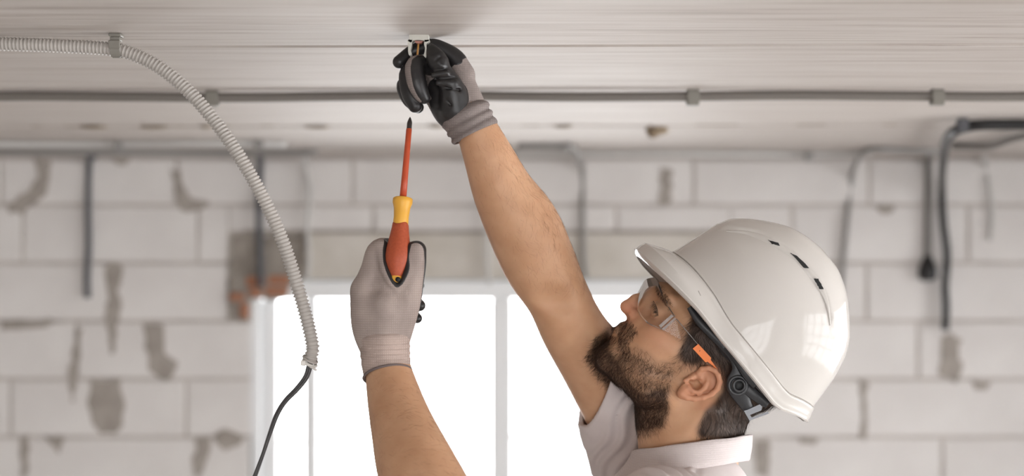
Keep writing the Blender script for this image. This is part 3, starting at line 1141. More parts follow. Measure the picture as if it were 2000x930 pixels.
# ---- the clip being screwed on
KY = Y0
pc = empty('conduit_clip', W(818, 110, KY))
tag(pc, 'pale plastic conduit clip pressed to the ceiling by the gloved hand', 'clip')
def K(px, py, dy=0): return W(px, py, KY + dy)
def clip_prism(name, pts, y0, y1, m):
    q = [(K(a, b)[0], K(a, b)[2]) for a, b in pts]
    v, f = prism(q, y0, y1)
    return mesh_obj(name, np.array(v), f, M[m], pc)
hw = 0.010
clip_prism('base', [(800, 69), (838, 69), (838, 79), (836, 80), (802, 80), (800, 79)], KY - hw * 1.1, KY + hw * 1.1, 'clip_light')
clip_prism('saddle', [(799, 79), (838, 79), (839, 82), (831, 84), (828, 81), (818, 79.6), (808, 81), (803, 85), (798, 82)], KY - hw, KY + hw, 'clip_light')
clip_prism('arm', [(798, 79), (806, 80), (805, 92), (803, 100), (805, 107), (802, 111), (799, 108), (798, 102), (798, 92), (796, 82)], KY - hw, KY + hw * 0.6, 'clip_light')
clip_prism('arm', [(830, 80), (838, 79), (840, 81), (837, 84), (834, 88), (834, 100), (836, 107), (832, 115), (828, 110), (830, 104), (831, 96), (829, 88)], KY - hw, KY + hw * 0.6, 'clip_light')
clip_prism('plug_seat', [(810, 81), (827, 81), (824, 85), (819, 86), (813, 85)], KY - 0.006, KY + 0.006, 'red_plug')
# brass screw with thread and flat head
scr = empty('wood_screw', K(815, 116))
tag(scr, 'brass-coloured wood screw hanging in the pale clip', 'screw')
a, b = K(817.3, 84), K(814.6, 115)
L = np.linalg.norm(b - a)
prof = []
nt_ = 20
for i in range(nt_):
    t = L * 0.9 * i / nt_
    prof += [(t, 0.0011), (t + L * 0.9 / nt_ * 0.5, 0.0017)]
prof += [(L * 0.92, 0.0014), (L * 0.95, 0.0016)]
lathe('thread', a, b, prof, M['brass'], scr, 12, False)
lathe('head', b + (a - b) * 0.06, b + (b - a) * 0.03, [(0, 0.0016), (0.0014, 0.0036), (0.0022, 0.0040), (0.0029, 0.0036)], M['steel'], scr, 16)

# ---- screwdriver
sd_tip = P(801, 229, 12)
sd_end = P(772.5, 551, -62)
ax_ = sd_end - sd_tip
SL = np.linalg.norm(ax_)
axn = ax_ / SL
sd = empty('screwdriver', sd_end)
tag(sd, 'insulated screwdriver with orange shaft and orange and yellow handle', 'screwdriver')
def S(py): return (py - 229) / (551 - 229) * SL
uu = PXM
ptip = [(0, 0.9 * uu), (S(232), 2.4 * uu), (S(237), 4.2 * uu), (S(240), 4.9 * uu), (S(253), 5.0 * uu)]
lathe('tip', sd_tip, sd_end, ptip, M['steel_dark'], sd, 8, False)
lathe('shaft', sd_tip, sd_end, [(S(252), 4.6 * uu), (S(253), 5.6 * uu), (S(300), 5.9 * uu), (S(350), 6.3 * uu), (S(391), 6.8 * uu)], M['orange_shaft'], sd, 20)
lathe('collar', sd_tip, sd_end, [(S(389), 8 * uu), (S(389.5), 17.5 * uu), (S(391), 19.2 * uu), (S(399), 19.2 * uu), (S(403), 17.6 * uu), (S(410), 15.8 * uu), (S(425), 14.6 * uu), (S(441), 14.9 * uu), (S(442.5), 14.0 * uu)], M['yellow_grip'], sd, 28)
# grip with a scalloped front edge
n = 36
prof = [(440, 15.2), (441.5, 15.9), (448, 16.6), (460, 18.4), (475, 21.2), (490, 23.4), (503, 24.2), (513, 23.0), (524, 19.4), (534, 15.2), (541, 12.4), (543, 10.6)]
T = axn
A = np.cross(T, [0, 1, 0]); A /= np.linalg.norm(A); B = np.cross(T, A)
v = []
for i, (py, r) in enumerate(prof):
    for j in range(n):
        a_ = 2 * math.pi * j / n
        d = 2.2 * math.cos(a_ * 3 + 0.6) * max(0, 1 - i / 2.0)
        v.append(sd_tip + T * S(py + d) + r * uu * (math.cos(a_) * A + math.sin(a_) * B))
f = [(i * n + j, i * n + (j + 1) % n, (i + 1) * n + (j + 1) % n, (i + 1) * n + j) for i in range(len(prof) - 1) for j in range(n)]
f += [tuple(range(n - 1, -1, -1)), tuple((len(prof) - 1) * n + j for j in range(n))]
mesh_obj('grip', np.array(v), f, M['orange_grip'], sd, True)
lathe('end_cap', sd_tip, sd_end, [(S(538), 11.5 * uu), (S(541), 12.4 * uu), (S(547), 12.0 * uu), (S(551), 10.0 * uu), (S(554), 6.5 * uu), (S(555), 2 * uu)], M['yellow_grip'], sd, 24)
hc_ = P(777, 546, -62 - 12.6)
lathe('hanging_hole', hc_ + np.array([0, 0.003, 0]), hc_, [(0, 5.0 * uu), (0.0034, 4.8 * uu)], M['vent_black'], sd, 14)

# ================================================================== THE PERSON
YM = 1.95                      # depth of the head's middle plane
HS = YM / F                    # metres per photo pixel there
TH = math.radians(42)
FW = np.array([-math.cos(TH), 0, math.sin(TH)])     # where the face points
UP = np.array([math.sin(TH), 0, math.cos(TH)])      # crown direction
LF = np.array([0, -1.0, 0])                          # his left, towards the camera
HO = W(1355, 742, YM)
HR = np.stack([FW, LF, UP])


def H(px, py, l=0.0):
    """photo pixel + distance from the head's middle plane (px, + towards camera) -> world"""
    return W(px, py, YM - l * HS)


def HL(f, l, u):
    return HO + HS * (f * FW + l * LF + u * UP)


def to_head(v):
    d = (np.asarray(v) - HO) / HS
    return d @ FW, d @ LF, d @ UP


def img(v):
    v = np.asarray(v)
    return 1000 + v[:, 0] / v[:, 1] * F, 465 - (v[:, 2] - CZ) / v[:, 1] * F


# ------------------------------------------------------------------ body surface (head, neck, torso, arms in one skin)
xs = axis(-0.31, 0.62, (0.095, 0.40), 0.0016, 0.0055)
ys = axis(1.50, 2.36, (1.853, 2.047), 0.0016, 0.0055)
zs = axis(1.32, 2.50, (1.985, 2.262), 0.0016, 0.0055)
B_ = Field(xs, ys, zs)


def hell(px, py, l, rf, rl, ru, k=8, op='add', tilt=0.0):
    c = H(px, py, l)
    R = HR
    if tilt:
        t = math.radians(tilt)
        R = np.stack([FW * math.cos(t) + UP * math.sin(t), LF, UP * math.cos(t) - FW * math.sin(t)])
    B_.ell(c, np.array([rf, rl, ru]) * HS, R, k * HS, op, pad=0.008)


def hcone(p, q, r1, r2, k=8, op='add'):
    B_.cone(H(*p), H(*q), r1 * HS, r2 * HS, k * HS, op, pad=0.008)


def lell(f, l, u, rf, rl, ru, k=8, op='add'):
    B_.ell(HL(f, l, u), np.array([rf, rl, ru]) * HS, HR, k * HS, op, pad=0.008)


# skull and face masses
lell(0, 0, 92, 150, 104, 120, 0)
lell(62, 0, 40, 112, 88, 120, 30)
lell(100, 0, -25, 66, 70, 80, 30)
# neck
B_.cone(H(1352, 770), H(1356, 960), 84 * HS, 84 * HS, 30 * HS)
B_.cone(H(1318, 800), H(1330, 960), 76 * HS, 78 * HS, 24 * HS)
B_.cone(H(1400, 790), H(1374, 912), 66 * HS, 50 * HS, 24 * HS)
for s in (1, -1):
    # jaw, cheek bone, sternomastoid
    hcone((1300, 770, 68 * s), (1262, 762, 60 * s), 22, 22, 22)
    hcone((1262, 765, 56 * s), (1190, 704, 22 * s), 24, 22, 24)
    hell(1300, 672, 66 * s, 44, 24, 26, 26)
    hell(1270, 700, 46 * s, 38, 26, 44, 26)
    hcone((1385, 800, 74 * s), (1270, 930, 40 * s), 20, 22, 22)
    # brow ridge
    hcone((1290, 566, 10 * s), (1310, 584, 60 * s), 13, 11, 18)
# chin, muzzle, lips
hell(1194, 699, 0, 24, 34, 25, 20)
hell(1230, 668, 0, 28, 42, 46, 20)
hcone((1218, 643, 0), (1228, 655, 22), 10, 7, 10)
hcone((1218, 643, 0), (1228, 655, -22), 10, 7, 10)
hell(1205, 646, 0, 8, 20, 7, 6)
hell(1203, 659, 0, 9, 18, 7, 6)
# nose
hcone((1277, 577, 0), (1244, 588.5, 0), 12, 13, 14)
hcone((1243, 590, 0), (1224, 599, 0), 13, 12.6, 10)
hcone((1224, 600, 0), (1236, 622, 0), 9, 9, 8)
for s in (1, -1):
    hell(1240, 616, 15 * s, 15, 9.5, 11, 7, tilt=10)
    hell(1229, 603, 6 * s, 9, 8, 9, 6)
    hell(1232, 625, 12 * s, 6, 3.6, 5, 3, 'sub')           # nostril
    hcone((1246, 625, 23 * s), (1262, 668, 45 * s), 3, 3, 6, 'sub')  # fold beside the nose
    # eye: socket, ball under the lids, lid crease
    hell(1272, 604, 44 * s, 15, 22, 15, 16, 'sub')
    hell(1289, 608, 44 * s, 19, 21, 17, 6)
    hcone((1270, 600, 26 * s), (1284, 614, 64 * s), 1.5, 1.5, 4, 'sub')
hcone((1200, 652, 0), (1212, 662, 26), 1.6, 1.6, 3, 'sub')
hcone((1200, 652, 0), (1212, 662, -26), 1.6, 1.6, 3, 'sub')


# ears
def ear(s):
    def E(px, py, l): return H(px, py, l * s) if s > 0 else None
    def pt(px, py, l):
        q = H(px, py, l)          # near-side position
        if s < 0:
            q = q.copy(); q[1] = 2 * YM - q[1]
        return q
    def ch(pts, r, k, op='add'):
        pts = [(pt(*p[:3]), (p[3] if len(p) > 3 else r) * HS) for p in pts]
        for i in range(len(pts) - 1):
            B_.cone(pts[i][0], pts[i + 1][0], pts[i][1], pts[i + 1][1], k * HS, op, pad=0.006)
    # base plate leaning outwards to the back
    for (px, py, l, r) in ((1366, 750, 92, 20), (1384, 744, 97, 19), (1345, 764, 92, 14)):
        q = pt(px, py, l)
        B_.ell(q, np.array([r * 1.25, 7, r]) * HS, HR, 5 * HS)
    # rim
    ch([(1366, 741, 91, 4), (1365, 728, 97, 5), (1371, 721, 102, 5), (1384, 719.5, 107, 5), (1396, 724.5, 110, 5), (1403.5, 734, 112, 5), (1406, 746, 112, 5.2), (1402, 758.5, 110, 5.2), (1391, 769.5, 107, 5), (1374, 776.5, 104, 5), (1356, 779.5, 101, 5), (1341, 776, 99, 6), (1332, 769, 97, 8)], 5, 2.5)
    # lobe
    B_.ell(pt(1334, 768, 95), np.array([11, 7, 12]) * HS, HR, 4 * HS)
    # antihelix
    ch([(1384, 738, 100, 4.5), (1381, 748, 102, 5), (1377, 758, 102, 5), (1366, 766.5, 101, 5), (1353, 765, 99, 4.5), (1345, 758, 97, 4.5)], 5, 3)
    # tragus
    ch([(1338, 744, 96, 4), (1350, 739, 97, 4.6), (1356, 735, 94, 4)], 4, 3)
    # bowl and grooves
    B_.ell(pt(1362, 751, 98), np.array([9, 15, 11]) * HS, HR, 3 * HS, 'sub')
    B_.ell(pt(1352, 748.5, 99), np.array([8, 12, 5]) * HS, HR, 3 * HS, 'sub')
    ch([(1362, 738, 101, 2.5), (1358, 746, 99, 4)], 3, 2, 'sub')
    ch([(1375, 733, 106, 4), (1374, 745, 104, 3.5)], 4, 2.5, 'sub')
    ch([(1384, 730, 109, 4.5), (1392, 734, 110, 3.5), (1395, 744, 110, 3), (1392, 757, 109, 2.6), (1380, 767, 107, 2.4), (1362, 772, 105, 2)], 3, 2.5, 'sub')
    ch([(1366, 741, 93, 3), (1369, 746, 95, 2.6), (1372, 748, 96, 2.4)], 3, 2)


ear(1)
ear(-1)

# torso
B_.ell(P(1335, 1215, 0), (0.125, 0.165, 0.17), None, 0.02)
B_.ell(P(1350, 1350, 0), (0.125, 0.155, 0.20), None, 0.06)
B_.cone(P(1356, 985, 30), P(1345, 1120, 0), 0.052, 0.09, 0.02)
# right arm (far side), raised to the ceiling
RA = [(P(1280, 915, 270), PR(84, 270)), (P(1236, 830, 235), PR(80, 235)), (P(1171, 722, 160), PR(71, 160)), (P(1121, 645, 110), PR(64, 110)), (P(1089, 580, 84), PR(62, 84)), (P(1054, 514, 74), PR(71, 74)), (P(1022, 443, 62), PR(72, 62)), (P(983, 374, 46), PR(59.5, 46)), (P(955, 308, 30), PR(49, 30)), (P(930, 252, 20), PR(40, 20)), (P(908, 214, 20), PR(34, 20))]
def limb(field, pts, k=0.0, step=0.012, grow=0.0):
    q = spline(np.array([list(p) + [r] for p, r in pts]), step)
    for i in range(len(q) - 1):
        field.cone(q[i, :3], q[i + 1, :3], q[i, 3] + grow, q[i + 1, 3] + grow, k, pad=0.006)


limb(B_, RA, 0.0)
B_.cone(RA[0][0], P(1345, 1060, 90), RA[0][1] * 0.9, 0.06, 0.01)
# left arm (near side), forearm towards the camera
LA = [(P(757, 660, -46), PR(36, -46)), (P(757, 712, -52), PR(43, -52)), (P(769, 772, -90), PR(52, -90)), (P(788, 840, -145), PR(63, -145)), (P(818, 925, -215), PR(79, -215)), (P(860, 1010, -280), PR(84, -280)), (P(900, 1085, -330), PR(76, -330)), (P(1010, 1110, -320), PR(78, -320)), (P(1150, 1090, -270), PR(90, -270)), (P(1270, 1075, -210), PR(100, -210)), (P(1330, 1090, -120), PR(104, -120))]
limb(B_, LA, 0.0)
# elbow hollow of the raised arm and forearm muscle lines
B_.cone(P(1040, 590, 20), P(1110, 600, 20), 0.004, 0.004, 0.012, 'sub')
B_.ell(P(1082, 592, 12), (0.020, 0.010, 0.016), None, 0.02, 'sub')
bv, bq = B_.mesh(smooth=2)

person = empty('person', (P(1345, 1300, 0)[0], YM, FLOOR))
tag(person, 'bearded man in a white polo shirt and gloves, looking up and reaching to the ceiling', 'person')
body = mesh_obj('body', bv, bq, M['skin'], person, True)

# ---- where hair grows (photo polygons on the near side, mirrored to the far side)
def inpoly(x, y, poly):
    x = np.asarray(x); y = np.asarray(y)
    r = np.zeros(x.shape, bool)
    n = len(poly)
    j = n - 1
    for i in range(n):
        xi, yi = poly[i]; xj, yj = poly[j]
        c = ((yi > y) != (yj > y)) & (x < (xj - xi) * (y - yi) / (yj - yi + 1e-9) + xi)
        r ^= c
        j = i
    return r


def mirror_near(v):
    q = np.array(v, float)
    far = q[:, 1] > YM
    q[far, 1] = 2 * YM - q[far, 1]
    return q


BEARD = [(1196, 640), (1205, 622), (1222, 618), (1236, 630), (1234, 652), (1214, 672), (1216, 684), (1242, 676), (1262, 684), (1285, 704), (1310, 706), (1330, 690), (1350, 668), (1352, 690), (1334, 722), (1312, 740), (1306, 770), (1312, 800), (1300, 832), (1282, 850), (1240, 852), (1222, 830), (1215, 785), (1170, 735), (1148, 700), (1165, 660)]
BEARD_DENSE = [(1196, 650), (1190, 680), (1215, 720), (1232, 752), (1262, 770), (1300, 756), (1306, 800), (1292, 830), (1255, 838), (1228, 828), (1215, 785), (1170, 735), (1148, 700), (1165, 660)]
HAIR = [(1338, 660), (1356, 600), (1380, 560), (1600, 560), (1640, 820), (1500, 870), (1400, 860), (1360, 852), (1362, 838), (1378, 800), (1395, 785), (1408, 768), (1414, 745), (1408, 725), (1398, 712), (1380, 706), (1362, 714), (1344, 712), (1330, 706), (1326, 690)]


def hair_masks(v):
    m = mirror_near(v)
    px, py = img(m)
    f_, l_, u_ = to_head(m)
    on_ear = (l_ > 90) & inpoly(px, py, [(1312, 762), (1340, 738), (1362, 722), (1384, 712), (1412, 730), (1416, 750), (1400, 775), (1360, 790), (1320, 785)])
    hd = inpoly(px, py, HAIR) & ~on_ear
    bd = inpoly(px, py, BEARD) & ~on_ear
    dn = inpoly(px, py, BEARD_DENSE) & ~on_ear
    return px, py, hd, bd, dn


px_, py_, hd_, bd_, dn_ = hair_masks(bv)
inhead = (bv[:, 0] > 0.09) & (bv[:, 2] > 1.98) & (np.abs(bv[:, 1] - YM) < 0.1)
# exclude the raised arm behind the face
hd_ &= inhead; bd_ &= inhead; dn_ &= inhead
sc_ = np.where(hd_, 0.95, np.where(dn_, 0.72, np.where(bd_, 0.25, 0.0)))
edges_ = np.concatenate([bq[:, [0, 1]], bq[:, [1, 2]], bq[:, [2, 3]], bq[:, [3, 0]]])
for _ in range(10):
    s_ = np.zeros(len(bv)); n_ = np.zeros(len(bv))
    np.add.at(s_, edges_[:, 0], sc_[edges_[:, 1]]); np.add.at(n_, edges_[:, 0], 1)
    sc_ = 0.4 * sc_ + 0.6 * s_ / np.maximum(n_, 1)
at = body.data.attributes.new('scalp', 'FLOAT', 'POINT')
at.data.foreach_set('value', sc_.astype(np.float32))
mm_ = mirror_near(bv)
pxm, pym = img(mm_)
fl_, ll_, ul_ = to_head(mm_)
bl = 0.6 * np.clip(1.1 - np.hypot(pxm - 1226, pym - 606) / 34, 0, 1) * (inhead)
bl = np.maximum(bl, 0.4 * inhead * np.clip((ll_ - 84) / 14, 0, 1) * (np.hypot(pxm - 1368, pym - 750) < 52))
bl = np.maximum(bl, 0.25 * inhead * np.clip(1.3 - np.hypot(pxm - 1285, pym - 655) / 40, 0, 1))
at = body.data.attributes.new('blush', 'FLOAT', 'POINT')
at.data.foreach_set('value', bl.astype(np.float32))


# ------------------------------------------------------------------ strands
def strands(name, roots, normals, flow, length, lift, rad, m, parent, curl=0.25, seg=4, seed=1):
    """tapered three-sided hairs"""
    r_ = np.random.default_rng(seed)
    n = len(roots)
    flow = flow - normals * (flow * normals).sum(1)[:, None]
    flow /= np.linalg.norm(flow, axis=1)[:, None] + 1e-9
    side = np.cross(normals, flow)
    kx = roots / 0.011
    clump = np.sin(kx[:, 0] * 1.3 + 2.1 * np.sin(kx[:, 2] * 0.9)) + np.sin(kx[:, 2] * 1.7 + kx[:, 1] + 1.7 * np.sin(kx[:, 0] * 0.8))
    ang = (r_.normal(0, curl, n) + 0.28 * clump)[:, None]
    d = flow * np.cos(ang) + side * np.sin(ang)
    L = length * r_.uniform(0.55, 1.25, n)[:, None]
    lf = lift * r_.uniform(0.4, 1.5, n)[:, None]
    bend = r_.normal(0, curl * 0.8, n)[:, None]
    V = np.zeros((n, seg + 1, 3, 3))
    cl = np.empty((n, seg + 1, 3))
    for k in range(seg + 1):
        t = k / seg
        cl[:, k] = roots + L * t * d + L * normals * (lf * t * (1.15 - 0.75 * t)) + L * side * bend * t * t - normals * 0.0004
    for k in range(seg + 1):
        t = k / seg
        r = rad * (1 - 0.8 * t)
        for q in range(3):
            a = 2 * math.pi * q / 3
            V[:, k, q] = cl[:, k] + r * (math.cos(a) * side + math.sin(a) * normals)
    V = V.reshape(-1, 3)
    base = (np.arange(n) * (seg + 1) * 3)[:, None]
    fs = []
    for k in range(seg):
        for q in range(3):
            q2 = (q + 1) % 3
            fs.append(base + np.array([k * 3 + q, k * 3 + q2, (k + 1) * 3 + q2, (k + 1) * 3 + q]))
    Fq = np.concatenate(fs)
    o = mesh_obj(name, V, Fq, m, parent, True)
    o['kind'] = 'stuff'
    return o


def surf_sample(V, Q, mask_face, n, seed):
    r_ = np.random.default_rng(seed)
    ids = np.where(mask_face)[0]
    A = V[Q[ids]]
    nrm = np.cross(A[:, 2] - A[:, 0], A[:, 3] - A[:, 1])
    ar = np.linalg.norm(nrm, axis=1)
    nrm /= ar[:, None] + 1e-12
    pick = r_.choice(len(ids), n, p=ar / ar.sum())
    u, v = r_.uniform(0, 1, (2, n, 1))
    a = A[pick]
    p = (a[:, 0] * (1 - u) + a[:, 1] * u) * (1 - v) + (a[:, 3] * (1 - u) + a[:, 2] * u) * v
    return p, nrm[pick]


cen = bv[bq].mean(1)
_, _, hdf, bdf, dnf = hair_masks(cen)
inh = (cen[:, 0] > 0.09) & (cen[:, 2] > 1.98) & (np.abs(cen[:, 1] - YM) < 0.1)
def imgdir(dx, dy): return np.array([dx, 0, -dy]) / math.hypot(dx, dy)

# beard
p, nn = surf_sample(bv, bq, bdf & inh & (cen[:, 1] < YM + 0.075), 5200, 11)
qx, qy = img(p)
fl = np.tile(imgdir(-0.35, 1), (len(p), 1))
fl[(qx < 1215)] = imgdir(-0.8, 0.6)
must = (qx < 1240) & (qy < 668)
fl[must] = imgdir(-0.35, 0.95)
strands('beard', p, nn, fl, 0.011, 0.28, 0.00012, M['beard'], person, 0.6, 4, 3)
p, nn = surf_sample(bv, bq, dnf & inh & (cen[:, 1] < YM + 0.08), 9000, 12)
qx, qy = img(p)
fl = np.tile(imgdir(-0.30, 1), (len(p), 1))
fl[(qx < 1215)] = imgdir(-0.75, 0.7)
strands('beard', p, nn, fl, 0.011, 0.36, 0.00016, M['beard'], person, 0.55, 4, 4)
MO = [(1196, 640), (1200, 628), (1212, 618), (1226, 619), (1240, 632), (1250, 655), (1250, 684), (1236, 696), (1218, 690), (1214, 668), (1208, 650)]
mcn = mirror_near(cen); mx_, my_ = img(mcn)
p, nn = surf_sample(bv, bq, inpoly(mx_, my_, MO) & inh & (np.abs(cen[:, 1] - YM) < 0.04), 1700, 22)
qx, qy = img(p)
fl = np.tile(imgdir(-0.25, 1), (len(p), 1))
strands('moustache', p, nn, fl, 0.009, 0.30, 0.00013, M['beard'], person, 0.45, 4, 24)
CH = [(1176, 668), (1198, 654), (1222, 660), (1234, 676), (1236, 704), (1206, 712), (1180, 694)]
p, nn = surf_sample(bv, bq, inpoly(mx_, my_, CH) & inh & (np.abs(cen[:, 1] - YM) < 0.05), 2200, 26)
strands('beard', p, nn, np.tile(imgdir(-0.6, 0.8), (len(p), 1)), 0.008, 0.25, 0.00012, M['beard'], person, 0.5, 4, 27)
MI = [(1205, 690), (1225, 686), (1262, 700), (1292, 722), (1318, 716), (1308, 765), (1262, 775), (1232, 752), (1210, 720)]
p, nn = surf_sample(bv, bq, inpoly(mx_, my_, MI) & inh & (np.abs(cen[:, 1] - YM) < 0.08), 3400, 23)
fl = np.tile(imgdir(-0.45, 1), (len(p), 1))
strands('beard', p, nn, fl, 0.011, 0.26, 0.00013, M['beard'], person, 0.65, 4, 25)
# hair: combed back and down to the nape
p, nn = surf_sample(bv, bq, hdf & inh, 9000, 13)
f_, l_, u_ = to_head(p)
fl = np.tile(-0.75 * FW - 0.65 * UP, (len(p), 1))
fl[f_ > 60] = -0.25 * FW - 0.95 * UP
strands('hair', p, nn, fl, 0.021, 0.27, 0.00017, M['hair'], person, 0.3, 5, 5)
# eyebrows and lashes
EB = [(1280, 556), (1292, 558), (1305, 576), (1312, 602), (1305, 604), (1296, 588), (1286, 572)]
mc = mirror_near(cen); cx_, cy_ = img(mc)
EL = [(1264, 590), (1272, 590), (1282, 610), (1276, 616)]
near_eye = np.where(np.linalg.norm(cen - H(1285, 605, 48), axis=1) < 0.05)[0]
eye_tree = BVHTree.FromPolygons([Vector(q) for q in bv[bq[near_eye]].reshape(-1, 3)], [tuple(range(4 * i, 4 * i + 4)) for i in range(len(near_eye))])
for near in (True, False):
    sd_ = (cen[:, 1] < YM) if near else (cen[:, 1] >= YM)
    p, nn = surf_sample(bv, bq, inpoly(cx_, cy_, EB) & inh & sd_, 620, 14)
    strands('eyebrow', p, nn, np.tile(imgdir(0.5, 0.85), (len(p), 1)), 0.006, 0.22, 0.00013, M['hair'], person, 0.4, 3, 6)['kind'] = 'stuff'
    # lashes along the edge of the upper lid
    rt = []
    for t in np.linspace(0, 1, 46):
        c_ = eye_tree.ray_cast(Vector((0, 0, CZ)), (Vector(W(1276 + 9 * t + 2.5 * math.sin(t * 3.1), 588 + 29 * t, 1.0)) - Vector((0, 0, CZ))).normalized())
        if c_[0] is not None:
            q_ = np.array(c_[0]); n_q = np.array(c_[1]) * (1 if c_[1][1] < 0 else -1)
            if not near: q_[1] = 2 * YM - q_[1]; n_q = n_q * np.array([1, -1, 1])
            rt.append((q_, n_q))
    p = np.array([r[0] for r in rt]); nn = np.array([r[1] for r in rt])
    strands('eyelashes', np.repeat(p, 2, 0), np.repeat(nn, 2, 0), np.tile(imgdir(-0.95, 0.2), (2 * len(p), 1)), 0.0075, 0.45, 0.00016, M['hair'], person, 0.18, 3, 7)
    tube('lid_line', p[::3], 0.0005, M['beard'], person, 6)

# hairs of the forearms
bxp, byp = img(cen)
arm_r = (cen[:, 2] > 2.19) & (cen[:, 0] < 0.11) & (cen[:, 0] > -0.2) & (cen[:, 1] > 1.85) & (bxp > 890)
arm_l = (cen[:, 0] < -0.06) & (bxp < 930) & (cen[:, 2] < 2.15)
p, nn = surf_sample(bv, bq, arm_r & (byp < 570), 3200, 16)
qx, qy = img(p)
keep = rng.uniform(0, 1, len(p)) < np.clip(((qx - 880) - (qy - 250) * 0.45) / 75, 0.05, 1)
p, nn = p[keep], nn[keep]
strands('arm_hair', p, nn, np.tile(imgdir(0.35, 0.9), (len(p), 1)), 0.013, 0.16, 0.00009, M['arm_hair'], person, 0.4, 3, 8)
p, nn = surf_sample(bv, bq, arm_l & (byp > 725), 1200, 17)
strands('arm_hair', p, nn, np.tile(imgdir(0.9, 0.35), (len(p), 1)), 0.013, 0.16, 0.00009, M['arm_hair'], person, 0.4, 3, 9)

# ------------------------------------------------------------------ gloves
def field_px(a, b, w0, w1, h):
    lo = np.minimum(P(a[0], b[1], w0), P(a[0], b[1], w1))
    hi = np.maximum(P(b[0], a[1], w0), P(b[0], a[1], w1))
    lo = np.minimum(lo, np.minimum(P(*a, w0), P(*a, w1))); hi = np.maximum(hi, np.maximum(P(*b, w0), P(*b, w1)))
    lo, hi = np.minimum(lo, hi), np.maximum(lo, hi)
    return Field.uniform(lo, hi, h)


def pch(field, pts, k=3.0, op='add', grow=0.0, sm=True):
    """chain of (px, py, w, r) as tapered capsules"""
    q = np.array([list(P(*p[:3])) + [PR(p[3] + grow, p[2])] for p in pts])
    if sm and len(q) > 2:
        q = spline(q, 0.005)
    # own union first, then blended in
    tmp = Field(*field.ax)
    for i in range(len(q) - 1):
        tmp.cone(q[i, :3], q[i + 1, :3], q[i, 3], q[i + 1, 3], 0.0, pad=0.010)
    sl = tuple(slice(0, n) for n in field.F.shape)
    field.comb(sl, tmp.F, k * PXM, op)


# ---- right glove, pinching the clip
G = field_px((752, 58), (985, 300), -70, 105, 0.0009)
b = 20
PALM_U = [(908, 246, 18, 34), (880, 218, 20, 32), (858, 190, 26, 27), (850, 172, 32, 22)]
PALM_R = [(926, 242, 20, 36), (914, 200, 24, 31), (906, 168, 28, 25), (902, 142, 30, 21)]
INDEX = [(906, 146, 30, 22), (889, 116, 30, 19), (864, 98, 29, 16), (840, 90.5, 28, 14.5), (808, 100, 30, 13), (780, 121, 20, 12.3)]
THUMB = [(890, 214, 4, 33), (886, 186, -6, 26), (880, 166, -12, 22), (870, 148, -14, 18), (862, 134, -16, 17.5), (855, 120, -18, 20), (847, 104, -12, 14), (842, 95, -6, 9.5)]
MIDDLE = [(866, 160, 40, 20), (836, 130, 18, 18), (811, 128, -6, 18.5), (813, 158, -14, 18.8), (821, 180, -13, 16), (828, 191, -11, 12)]
RING = [(850, 178, 50, 19), (815, 142, 36, 16), (796, 144, 14, 15.5), (799, 180, 6, 15.5), (811, 207, 3, 13)]
PINKY = [(846, 192, 56, 17), (806, 165, 50, 15), (789, 168, 33, 14), (799, 194, 24, 13.5), (816, 210, 18, 11)]
for ch, k in ((PALM_U, 10), (PALM_R, 14), (INDEX, 5), (RING, 2), (PINKY, 2), (MIDDLE, 3), (THUMB, 5)):
    pch(G, ch, k)
# creases of the stretched glove
for a_, b2, r in (((842, 140, -36), (878, 133, -34), 3.2), ((848, 156, -36), (890, 152, -30), 3.0), ((853, 168, -34), (896, 176, -26), 3.4), ((866, 190, -30), (880, 205, -26), 3.0), ((846, 122, -40), (858, 112, -36), 2.0)):
    pch(G, [(*a_, r), (*b2, r)], 6, 'sub')
for a_, b2, r in (((846, 147, -30), (872, 142, -33), 4.0), ((856, 162, -28), (888, 162, -28), 4.5), ((862, 128, -34), (852, 118, -30), 4)):
    pch(G, [(*a_, r), (*b2, r)], 6)
V, Q = G.mesh(smooth=2)
gl_r = mesh_obj('glove', V, Q, M['knit'], person, True)
gl_r['label'] = 'grey knit work glove with black palm, holding the clip'
C_ = Field(*G.ax)
for ch, g in (([(860, 222, 0, 22), (886, 212, -6, 24)] + THUMB[1:], 3), (INDEX[1:], 3.5), (RING[1:], 3), (PINKY[1:], 3)):
    pch(C_, ch, 0, grow=g)
pch(C_, [(904, 138, 22, 6), (895, 122, 20, 12), (878, 106, 20, 16)], 0)
pch(C_, [(x + 6, y, w - 4, r - 2) for x, y, w, r in MIDDLE[1:]], 0, grow=2)
pch(C_, [(835, 205, -6, 16), (862, 214, -14, 20), (884, 214, -18, 22)], 4)
pch(C_, [(850, 165, 0, 20), (868, 190, -6, 24)], 4)
pch(C_, [(848, 130, -20, 20), (866, 152, -24, 24), (876, 180, -20, 26)], 4)
V, Q = G.mesh(np.maximum(G.F - 0.8 * PXM, C_.F), smooth=2)
mesh_obj('coating', V, Q, M['nitrile'], gl_r, True)


